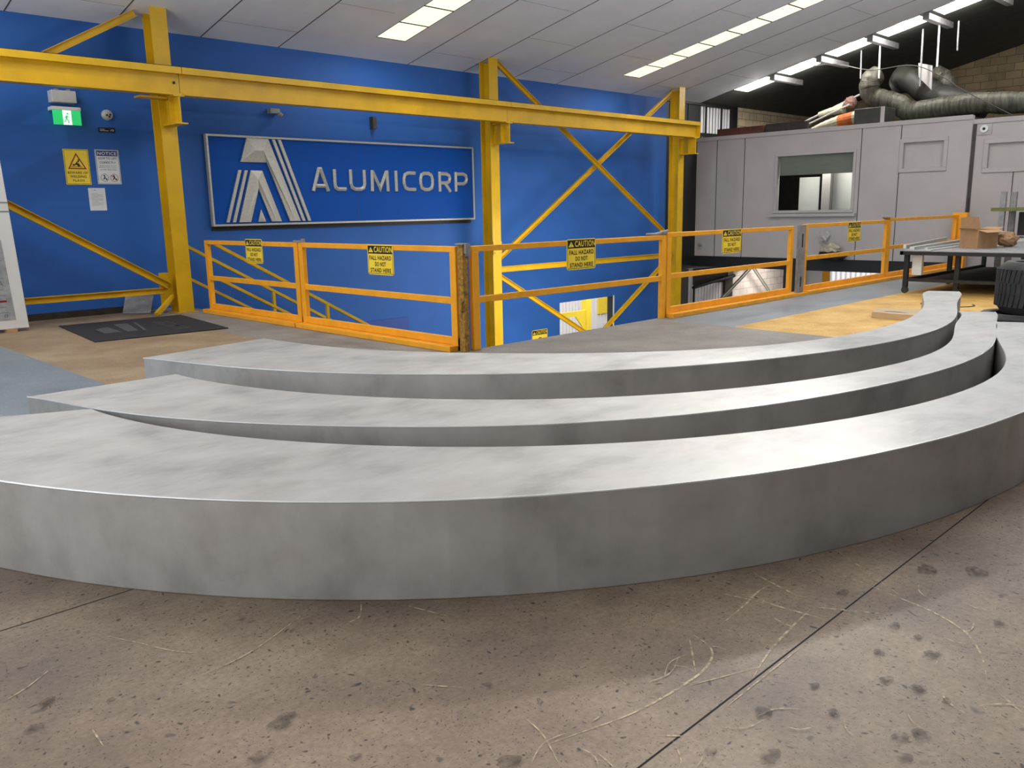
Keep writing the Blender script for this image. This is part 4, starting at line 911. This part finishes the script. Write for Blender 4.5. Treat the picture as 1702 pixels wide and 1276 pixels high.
O2=[(1.381,5.636),(1.405,5.563),(1.427,5.483),(1.448,5.395),(1.47,5.3),(1.492,5.2),(1.517,5.094),(1.545,4.983),(1.577,4.868),(1.615,4.75),(1.658,4.63),(1.708,4.506),(1.765,4.38),(1.829,4.252),(1.899,4.122),(1.977,3.989),(2.062,3.855),(2.153,3.72),(2.251,3.584),(2.355,3.449),(2.466,3.314),(2.584,3.181),(2.708,3.051),(2.84,2.926),(2.978,2.805),(3.124,2.692),(3.278,2.585),(3.438,2.486),(3.605,2.394),(3.779,2.311),(3.957,2.236),(4.141,2.169),(4.328,2.108),(4.517,2.054),(4.708,2.007),(4.9,1.965),(5.091,1.929),(5.281,1.899),(5.469,1.875),(5.656,1.856),(5.84,1.844),(6.022,1.839),(6.202,1.841),(6.379,1.85),(6.553,1.866),(6.725,1.888),(6.893,1.917),(7.058,1.951),(7.218,1.989),(7.374,2.029),(7.525,2.071),(7.669,2.113),(7.807,2.154),(7.938,2.193),(8.063,2.229),(8.181,2.262),(8.293,2.292),(8.399,2.319),(8.501,2.345),(8.599,2.37),(8.694,2.396),(8.788,2.423),(8.88,2.453),(8.973,2.487),(9.065,2.525)]
I2=[(2.31,5.659),(2.312,5.591),(2.315,5.516),(2.321,5.436),(2.33,5.351),(2.342,5.26),(2.358,5.165),(2.377,5.065),(2.4,4.962),(2.428,4.855),(2.46,4.744),(2.496,4.631),(2.538,4.515),(2.586,4.396),(2.639,4.275),(2.698,4.153),(2.764,4.029),(2.836,3.904),(2.915,3.779),(3.001,3.654),(3.095,3.531),(3.196,3.41),(3.303,3.291),(3.418,3.177),(3.54,3.067),(3.669,2.962),(3.804,2.862),(3.944,2.769),(4.09,2.682),(4.241,2.601),(4.397,2.526),(4.556,2.458),(4.718,2.396),(4.883,2.34),(5.05,2.291),(5.218,2.247),(5.387,2.211),(5.556,2.181),(5.724,2.158),(5.891,2.142),(6.057,2.134),(6.221,2.133),(6.382,2.141),(6.54,2.155),(6.695,2.177),(6.847,2.205),(6.994,2.237),(7.138,2.274),(7.278,2.314),(7.413,2.355),(7.545,2.396),(7.671,2.436),(7.794,2.473),(7.912,2.508),(8.026,2.539),(8.135,2.567),(8.24,2.592),(8.341,2.616),(8.437,2.638),(8.528,2.66),(8.615,2.684),(8.697,2.71),(8.775,2.74),(8.847,2.774),(8.915,2.813)]
O3=[(2.426,6.532),(2.452,6.448),(2.477,6.358),(2.503,6.262),(2.53,6.16),(2.559,6.052),(2.591,5.939),(2.626,5.821),(2.666,5.698),(2.71,5.57),(2.761,5.438),(2.818,5.303),(2.883,5.164),(2.955,5.023),(3.034,4.88),(3.122,4.735),(3.218,4.59),(3.323,4.444),(3.435,4.3),(3.555,4.156),(3.684,4.016),(3.82,3.878),(3.964,3.745),(4.116,3.616),(4.275,3.493),(4.441,3.375),(4.614,3.264),(4.794,3.16),(4.98,3.063),(5.172,2.973),(5.368,2.89),(5.569,2.815),(5.773,2.747),(5.98,2.688),(6.189,2.636),(6.399,2.593),(6.609,2.56),(6.818,2.535),(7.025,2.52),(7.231,2.514),(7.434,2.518),(7.634,2.531),(7.831,2.554),(8.024,2.585),(8.213,2.623),(8.398,2.668),(8.579,2.717),(8.755,2.77),(8.926,2.825),(9.093,2.88),(9.254,2.934),(9.409,2.986),(9.559,3.034),(9.703,3.079),(9.841,3.119),(9.973,3.156),(10.1,3.189),(10.221,3.22),(10.337,3.249),(10.448,3.278),(10.554,3.309),(10.656,3.341),(10.753,3.377),(10.846,3.417),(10.935,3.461)]
I3=[(3.544,6.726),(3.552,6.652),(3.56,6.571),(3.567,6.482),(3.576,6.387),(3.586,6.287),(3.6,6.18),(3.617,6.069),(3.639,5.953),(3.666,5.834),(3.7,5.711),(3.741,5.586),(3.789,5.459),(3.845,5.329),(3.907,5.198),(3.977,5.065),(4.055,4.931),(4.139,4.796),(4.23,4.66),(4.327,4.524),(4.431,4.388),(4.541,4.252),(4.658,4.119),(4.781,3.988),(4.91,3.86),(5.047,3.737),(5.19,3.62),(5.34,3.51),(5.498,3.407),(5.661,3.313),(5.831,3.229),(6.007,3.155),(6.187,3.092),(6.372,3.039),(6.559,2.997),(6.749,2.964),(6.939,2.942),(7.129,2.929),(7.318,2.924),(7.505,2.927),(7.69,2.937),(7.871,2.953),(8.049,2.974),(8.222,3.001),(8.392,3.031),(8.557,3.066),(8.718,3.104),(8.875,3.145),(9.028,3.188),(9.177,3.234),(9.321,3.281),(9.461,3.33),(9.597,3.38),(9.728,3.43),(9.854,3.479),(9.976,3.526),(10.092,3.572),(10.203,3.614),(10.309,3.653),(10.409,3.687),(10.505,3.716),(10.594,3.74),(10.679,3.758),(10.758,3.77),(10.832,3.777)]
HS = .40
def step(outer, inner, right_cap, label):
    """outer arc runs from the exit side end to the table side end, inner arc likewise"""
    poly = list(outer) + list(right_cap) + list(reversed(inner))
    n = len(poly)
    t = thing('curved_step', label, 'step', (sum(p[0] for p in poly)/n, sum(p[1] for p in poly)/n, 0), 'three nested curved aluminium step boxes')
    b = MB(); no = len(outer); b.prism(poly, .0, HS)
    o = b.build('body', MT['step'], t, bevel=.005, seg=2)
    e = MB(); e.tube([(x, y, HS-.003) for x, y in outer], .0045, 6); tag(e.build('weld_edge', MT['weld'], t), 'polished edge, paled to add to its highlight')
    return t
MT['weld'] = mat('polished_aluminium_edge', (.86, .86, .85), .3, .6)  # ground weld edge, base colour paled so the rim highlight shows
E_O1 = O1; 
step(O1, I1, [], 'widest curved aluminium step box, nearest and lowest in the nest')
step(O2, I2, [], 'middle curved aluminium step box between the two others')
step(O3, I3, [], 'smallest curved aluminium step box, farthest from the bare brown floor')

# ================================================================== RIGHT SIDE: tyres, table, boxes, rack
def tyre(c, r0, w_, label, seed):
    t = thing('tyre', label, 'tyre', c, 'stacked black tyres')
    ri = r0*.62; sh = w_*.24
    prof = [(ri, 0.02), (ri*1.04, .0), (r0*.86, .0), (r0*.96, sh*.5), (r0, sh), (r0*1.004, w_*.5), (r0, w_-sh), (r0*.95, w_-sh*.35), (r0*.84, w_), (ri*1.05, w_), (ri, w_-.02), (ri-.01, w_-.05), (ri-.01, .05)]
    b = MB(); b.lathe(prof, 72, c); b.build('carcass', MT['rubber'], t, smooth=35)
    g_ = MB(); rr = random.Random(seed)
    for k in range(48):
        a = 2*math.pi*k/48
        for j, (z0, z1) in enumerate(((w_*.14, w_*.40), (w_*.42, w_*.60), (w_*.62, w_*.88))):
            a0 = a + .06*j; a1 = a0+.095; dz = .055 if j != 1 else 0
            v = []
            for rr_ in (r0*.995, r0*1.022):
                for aa, zz in ((a0, z0), (a1, z0), (a1+dz, z1), (a0+dz, z1)): v.append((c[0]+rr_*math.cos(aa), c[1]+rr_*math.sin(aa), c[2]+zz))
            g_.add(v, [(0,3,2,1),(4,5,6,7),(0,1,5,4),(1,2,6,5),(2,3,7,6),(3,0,4,7)])
    tb_ = g_.build('tread', MT['rubber'], t)
    s_ = MB(); s_.lathe([(ri*1.06, w_), (r0*.83, w_), (r0*.82, w_+.006), (ri*1.10, w_+.006)], 72, c); tag(s_.build('sidewall', MT['rubber2'], t), 'dusty greyish sidewall ring')
    return t
tyre((9.60, 2.42, 0), .44, .345, 'black tyre lying flat on the floor, under the other tyre', 1)
tyre((9.69, 2.27, .353), .425, .50, 'upper black tyre of the two tyre stack, with smooth dusty sidewall', 2)

# table
t = thing('work_table', 'dark steel work table on casters, cluttered with aluminium sections, against the partition', 'table', (16, 4.8, 0))
TZ = .70
b = MB(); b.box(14.25, 18.4, 3.6, 5.45, TZ-.012, TZ); b.build('table_top', MT['steel_grey'], t)
b = MB(); b.box(14.25, 18.4, 5.40, 5.45, TZ-.07, TZ-.012); b.box(14.25, 18.4, 3.6, 3.65, TZ-.07, TZ-.012); b.box(14.25, 14.31, 3.6, 5.45, TZ-.07, TZ-.012); b.box(18.34, 18.4, 3.6, 5.45, TZ-.07, TZ-.012); b.build('frame', MT['black'], t)
for x, y in ((14.38, 5.38), (14.45, 4.62), (14.38, 3.68), (18.3, 5.38), (18.3, 3.68), (16.4, 5.38)):
    b = MB(); b.box(x-.035, x+.035, y-.035, y+.035, .10, TZ-.07); lg = b.build('leg', MT['black'], t)
    b = MB(); b.tube([(x-.015, y, .055), (x+.02, y, .055)], .055, 16); b.box(x-.03, x+.03, y-.03, y+.03, .09, .11); b.build('caster', MT['rubber'], lg)
b = MB(); b.bar((14.38, 5.38, .22), (18.3, 5.38, .22), .04, .05); b.bar((14.38, 3.68, .22), (18.3, 3.68, .22), .04, .05); b.bar((14.38, 3.68, .22), (14.38, 5.38, .22), .04, .05); b.box(14.9, 18.3, 3.7, 5.35, .17, .20); b.build('lower_frame_shade', MT['dark'], t)  # dark shelf sheet fills in for the shadow under the table
b = MB(); b.box(14.4, 14.48, 5.15, 5.3, .30, .62); tag(b.build('hanging_rag', MT['whiteboard']), 'pale strip hanging under the near corner of the work table', 'rag')
rr = random.Random(11)
PR = [((14.88, 5.62), (18.7, 6.25), .05, .06, 'long pale aluminium section overhanging the table corner, farthest of the sections'), ((14.5, 5.36), (18.3, 5.72), .07, .05, 'pale aluminium box section lying on the table beside the farthest one'),
      ((14.62, 5.18), (18.0, 5.38), .05, .035, 'thin aluminium section lying along the middle of the table'), ((14.3, 5.03), (17.8, 5.14), .08, .018, 'flat aluminium strip lying on the table before the cardboard box')]
for i, (a, c_, w_, h_, lab) in enumerate(PR):
    b = MB(); z = TZ+h_/2 + (.0 if i else .0); b.bar((a[0], a[1], z), (c_[0], c_[1], z), w_, h_); o = b.build('aluminium_section', MT['profile'], bevel=.002)
    tag(o, lab, 'metal section', 'aluminium sections on the work table')
t = thing('cardboard_box', 'open cardboard box with raised flaps on the work table', 'box', (15.5, 4.72, TZ))
A = Vector((15.54, 4.97)); B = Vector((15.22, 4.60)); Cc = Vector((15.70, 4.44)); D = A+Cc-B; zb = TZ+.002; zt = TZ+.30
b = MB(); c0 = [A, B, Cc, D]
for i in range(4):
    p = c0[i]; q = c0[(i+1) % 4]; b.bar((p.x, p.y, (zb+zt)/2), (q.x, q.y, (zb+zt)/2), .008, zt-zb)
b.box(15.3, 15.65, 4.6, 4.85, zb, zb+.008); b.build('carton', MT['card'], t)
def flap(p, q, out, up, sh=.03):
    p = Vector((*p, zt)); q = Vector((*q, zt)); d = (q-p)*.05; o = Vector((*out, 0))+Vector((0, 0, up))
    b = MB(); n_ = o.cross(q-p).normalized()*.003
    b.add([p-n_, q-n_, q-d+o-n_, p+d+o-n_, p+n_, q+n_, q-d+o+n_, p+d+o+n_], [(0,3,2,1),(4,5,6,7),(0,1,5,4),(1,2,6,5),(2,3,7,6),(3,0,4,7)]); return b
flap(A, B, (-.05, .04), .03).build('flap', MT['card'], t); flap(B, Cc, (-.06, -.14), -.04).build('flap', MT['card'], t)
flap(D, A, (.03, .04), .20).build('flap', MT['card'], t); flap(Cc, D, (.16, -.05), .03).build('flap', MT['card'], t)
b = MB(); blob(b, (16.10, 4.40, TZ+.125), .20, (.9, .8, .62), 5, 16, 10, .16); tag(b.build('crumpled_paper', MT['card2']), 'crumpled brown kraft paper beside the cardboard box', 'paper')
# rack at the frame edge
t = thing('storage_rack', 'steel rack with greenish shelf edge against the nearer partition', 'rack', (18.9, 4.6, 0))
b = MB(); b.box(18.5, 19.3, 3.2, 5.40, 1.27, 1.335); tag(b.build('shelf', MT['green'], t), 'greenish shelf edge')
b = MB(); b.box(18.52, 18.6, 5.16, 5.26, 0, 1.64); b.build('upright', MT['steel_grey'], t); b = MB(); b.box(19.2, 19.28, 5.16, 5.26, 0, 1.64); b.build('upright', MT['steel_grey'], t)
b = MB(); b.box(19.25, 19.3, 3.2, 5.10, .78, 1.24); tag(b.build('back_panel', MT['seam'], t), 'dark back panel'); b = MB(); b.box(18.5, 19.3, 3.2, 5.3, .68, .76); b.build('lower_shelf', MT['green'], t)
b = MB(); b.bar((18.0, 3.4, .735), (18.2, 5.1, .735), .3, .06); tag(b.build('aluminium_section', MT['profile']), 'pale aluminium section across the table end below the rack', 'metal section', 'aluminium sections on the work table')
# flat grey-brown box section on the yellow floor
t = thing('flat_carton', 'long flat carton with printed marks on the yellow floor behind the steps', 'carton', (11.1, 4.2, 0))
b = MB(); b.prism([(11.42, 4.63), (10.98, 4.50), (10.92, 3.95), (11.75, 3.9)], .002, .075); b.build('carton', mat('dull_carton', lin(198, 172, 136), .8, noise=.1), t)
b = MB()
for k in range(4): pl(b, rect(.0, .02*k, .30-.03*k, .02*k+.006), ((11.1, 4.4, .076), (0, -1, 0), (1, .0, 0), (0, 0, 1)), 0, .0008)
b.build('print', MT['inkgrey'], t)
b = MB()
for i in range(24):
    a = math.pi*(.1+1.6*i/24); a2 = math.pi*(.1+1.6*(i+1)/24); b.bar((13.0+.3*math.cos(a), 4.25+.35*math.sin(a), .006), (13.0+.3*math.cos(a2), 4.25+.35*math.sin(a2), .006), .02, .008)
tag(b.build('wire_loop', MT['seam']), 'thin dark loop of wire on the yellow floor by the farthest step end', 'wire')

# ================================================================== ON TOP OF THE PARTITION
def sm(pts, k=6):
    P = [Vector(pts[0])]+[Vector(p) for p in pts]+[Vector(pts[-1])]; out = []
    for i in range(1, len(P)-2):
        p0, p1, p2, p3 = P[i-1:i+3]
        for j in range(k):
            u = j/k; out.append(.5*((2*p1)+(p2-p0)*u+(2*p0-5*p1+4*p2-p3)*u*u+(3*p1-p0-3*p2+p3)*u**3))
    out.append(P[-1]); return out
def duct(name, pts, r_, label, m_, k=10, group='flexible ducts on the partition roof'):
    P = sm(pts, k*2); b = MB(); b.tube([tuple(p) for p in P], [r_*(1+.045*(i % 2)+.03*math.sin(i*.37)) for i in range(len(P))], 20)
    o = b.build(name, m_, smooth=60); tag(o, label, 'duct', group); return o
duct('flexible_duct', [(22, 2.5, 3.56), (22, 4.5, 3.58), (22, 6.0, 3.62), (22, 7.0, 3.70), (22, 7.9, 3.66), (22, 8.4, 3.64), (22, 8.75, 3.86), (22, 9.08, 3.98), (22, 9.34, 4.08), (22, 9.46, 4.28), (22, 9.44, 4.50), (22.15, 9.36, 4.6)], .235, 'long ribbed foil duct lying along the partition roof and bending up', MT['duct'], 12)
duct('flexible_duct', [(23.1, 9.10, 4.50), (22.85, 8.95, 4.58), (22.7, 8.68, 4.44), (22.7, 8.34, 4.18), (22.65, 8.0, 4.0), (22.6, 7.4, 3.8), (22.6, 6.9, 3.62)], .29, 'smooth dark duct sloping down behind the ribbed duct', MT['duct2'])
duct('flexible_duct', [(23.0, 8.3, 4.62), (23, 8.1, 4.50), (23, 7.98, 4.32), (23.1, 7.9, 3.95), (23.1, 7.9, 3.32)], .20, 'crumpled foil duct elbow behind the pale metal plate', MT['duct'])
b = MB(); b.prism([(8.37, 4.78), (8.04, 4.68), (8.02, 4.12), (8.34, 4.45)], 22.15, 22.19, lambda u, v, w_: (w_, u, v)); tag(b.build('metal_plate', MT['part']), 'pale hanging metal plate between the ducts', 'plate')
t = thing('metal_hood', 'grey sheet metal box on the partition roof beneath the bent duct', 'box', (21.5, 9.0, 3.30))
b = MB(); b.box(20.98, 21.62, 8.62, 9.36, 3.34, 3.72); b.build('box', MT['duct2'], t, bevel=.01); b = MB(); b.box(20.94, 20.98, 8.62, 8.70, 3.35, 3.72); b.build('flange', MT['part'], t)
t = thing('insulated_sleeve', 'foil wrapped sleeve with an orange band lying on the partition roof', 'sleeve', (21.6, 9.9, 3.3))
b = MB(); P = sm([(21.6, 10.75, 3.36), (21.6, 10.4, 3.45), (21.6, 10.0, 3.52)], 6); b.tube([tuple(p) for p in P], [.06+.10*i/(len(P)-1)*(1+.1*(i % 2)) for i in range(len(P))], 14); b.build('foil', MT['cream'], t)
b = MB(); b.tube([(21.6, 10.0, 3.52), (21.6, 9.62, 3.56)], [.165, .185], 16); tag(b.build('band', MT['orangefabric'], t), 'orange band'); b = MB(); b.tube([(21.6, 9.62, 3.56), (21.6, 9.42, 3.58)], .185, 16); b.build('end', MT['cream'], t)
b = MB(); P = sm([(22, 10.75, 3.78), (22, 10.4, 3.84), (22, 10.08, 3.88)], 6); b.tube([tuple(p) for p in P], [.07+.06*i/(len(P)-1)*(1+.15*(i % 2)) for i in range(len(P))], 12); tag(b.build('foil_wrap', MT['cream']), 'crumpled pale wrap around poles above the orange banded sleeve', 'wrap')
b = MB(); blob(b, (22, 9.92, 4.02), .16, (.5, 1, .9), 12, 12, 8, .2); tag(b.build('pink_insulation', mat('pink_insulation', lin(150, 112, 100), .8, noise=.3, nscale=14)), 'dull pink ball of insulation beside the dark duct', 'insulation')
b = MB(); b.tube([(22.0, 12.9, 3.34), (22, 11.2, 3.62), (22, 9.5, 4.25)], .025, 8); tag(b.build('pole', MT['part']), 'long pole rising from the partition roof to the ducts, upper one', 'pole', 'poles on the partition roof')
b = MB(); b.tube([(21.9, 12.2, 3.33), (21.9, 11.0, 3.55), (21.9, 9.9, 3.95)], .025, 8); tag(b.build('pole', MT['part']), 'shorter pole below the long one on the partition roof', 'pole', 'poles on the partition roof')
b = MB(); b.bar((21.0, 13.15, 3.43), (21.0, 11.75, 3.43), .14, .22); tag(b.build('red_beam', MT['red']), 'dark red beam lying on the partition roof below the slatted window', 'beam')
b = MB(); b.box(20.98, 21.06, 10.55, 11.72, 3.34, 3.56); tag(b.build('dark_board', MT['dark']), 'dark brown board standing on the partition roof beside the red beam', 'board')
for y0, z0, z1, lab, r_ in ((9.20, 4.50, 5.22, 'white hanging rod above the bent duct', .022), (9.66, 4.55, 5.12, 'dull grey hanging rod beyond the bent duct', .018), (8.2, 4.2, 5.4, 'dull grey hanging rod beside the pale metal plate', .022), (7.84, 4.6, 5.46, 'white hanging rod at the edge of the pale metal plate', .022), (7.42, 4.9, 5.45, 'short bluish rod hanging from the dark roof', .018)):
    b = MB(); b.tube([(21.9, y0, z0), (21.9, y0+.02, z1+.1)], r_, 8); tag(b.build('hanging_rod', MT['white'] if 'white' in lab else MT['steel_grey']), lab, 'rod', 'rods hanging from the roof')
b = MB(); b.tube(sm([(21.6, 11.6, 4.95), (21.6, 10.3, 4.95), (21.6, 9.3, 4.68), (21.6, 8.3, 4.66), (21.6, 7.6, 4.32), (21.6, 7.1, 3.96), (21.55, 6.0, 3.30)], 6), .011, 6); tag(b.build('cable', MT['seam']), 'thin cable sagging over the ducts on the partition roof', 'cable')
b = MB(); b.box(21.1, 25.8, 4.6, 6.0, 3.2, 3.26);
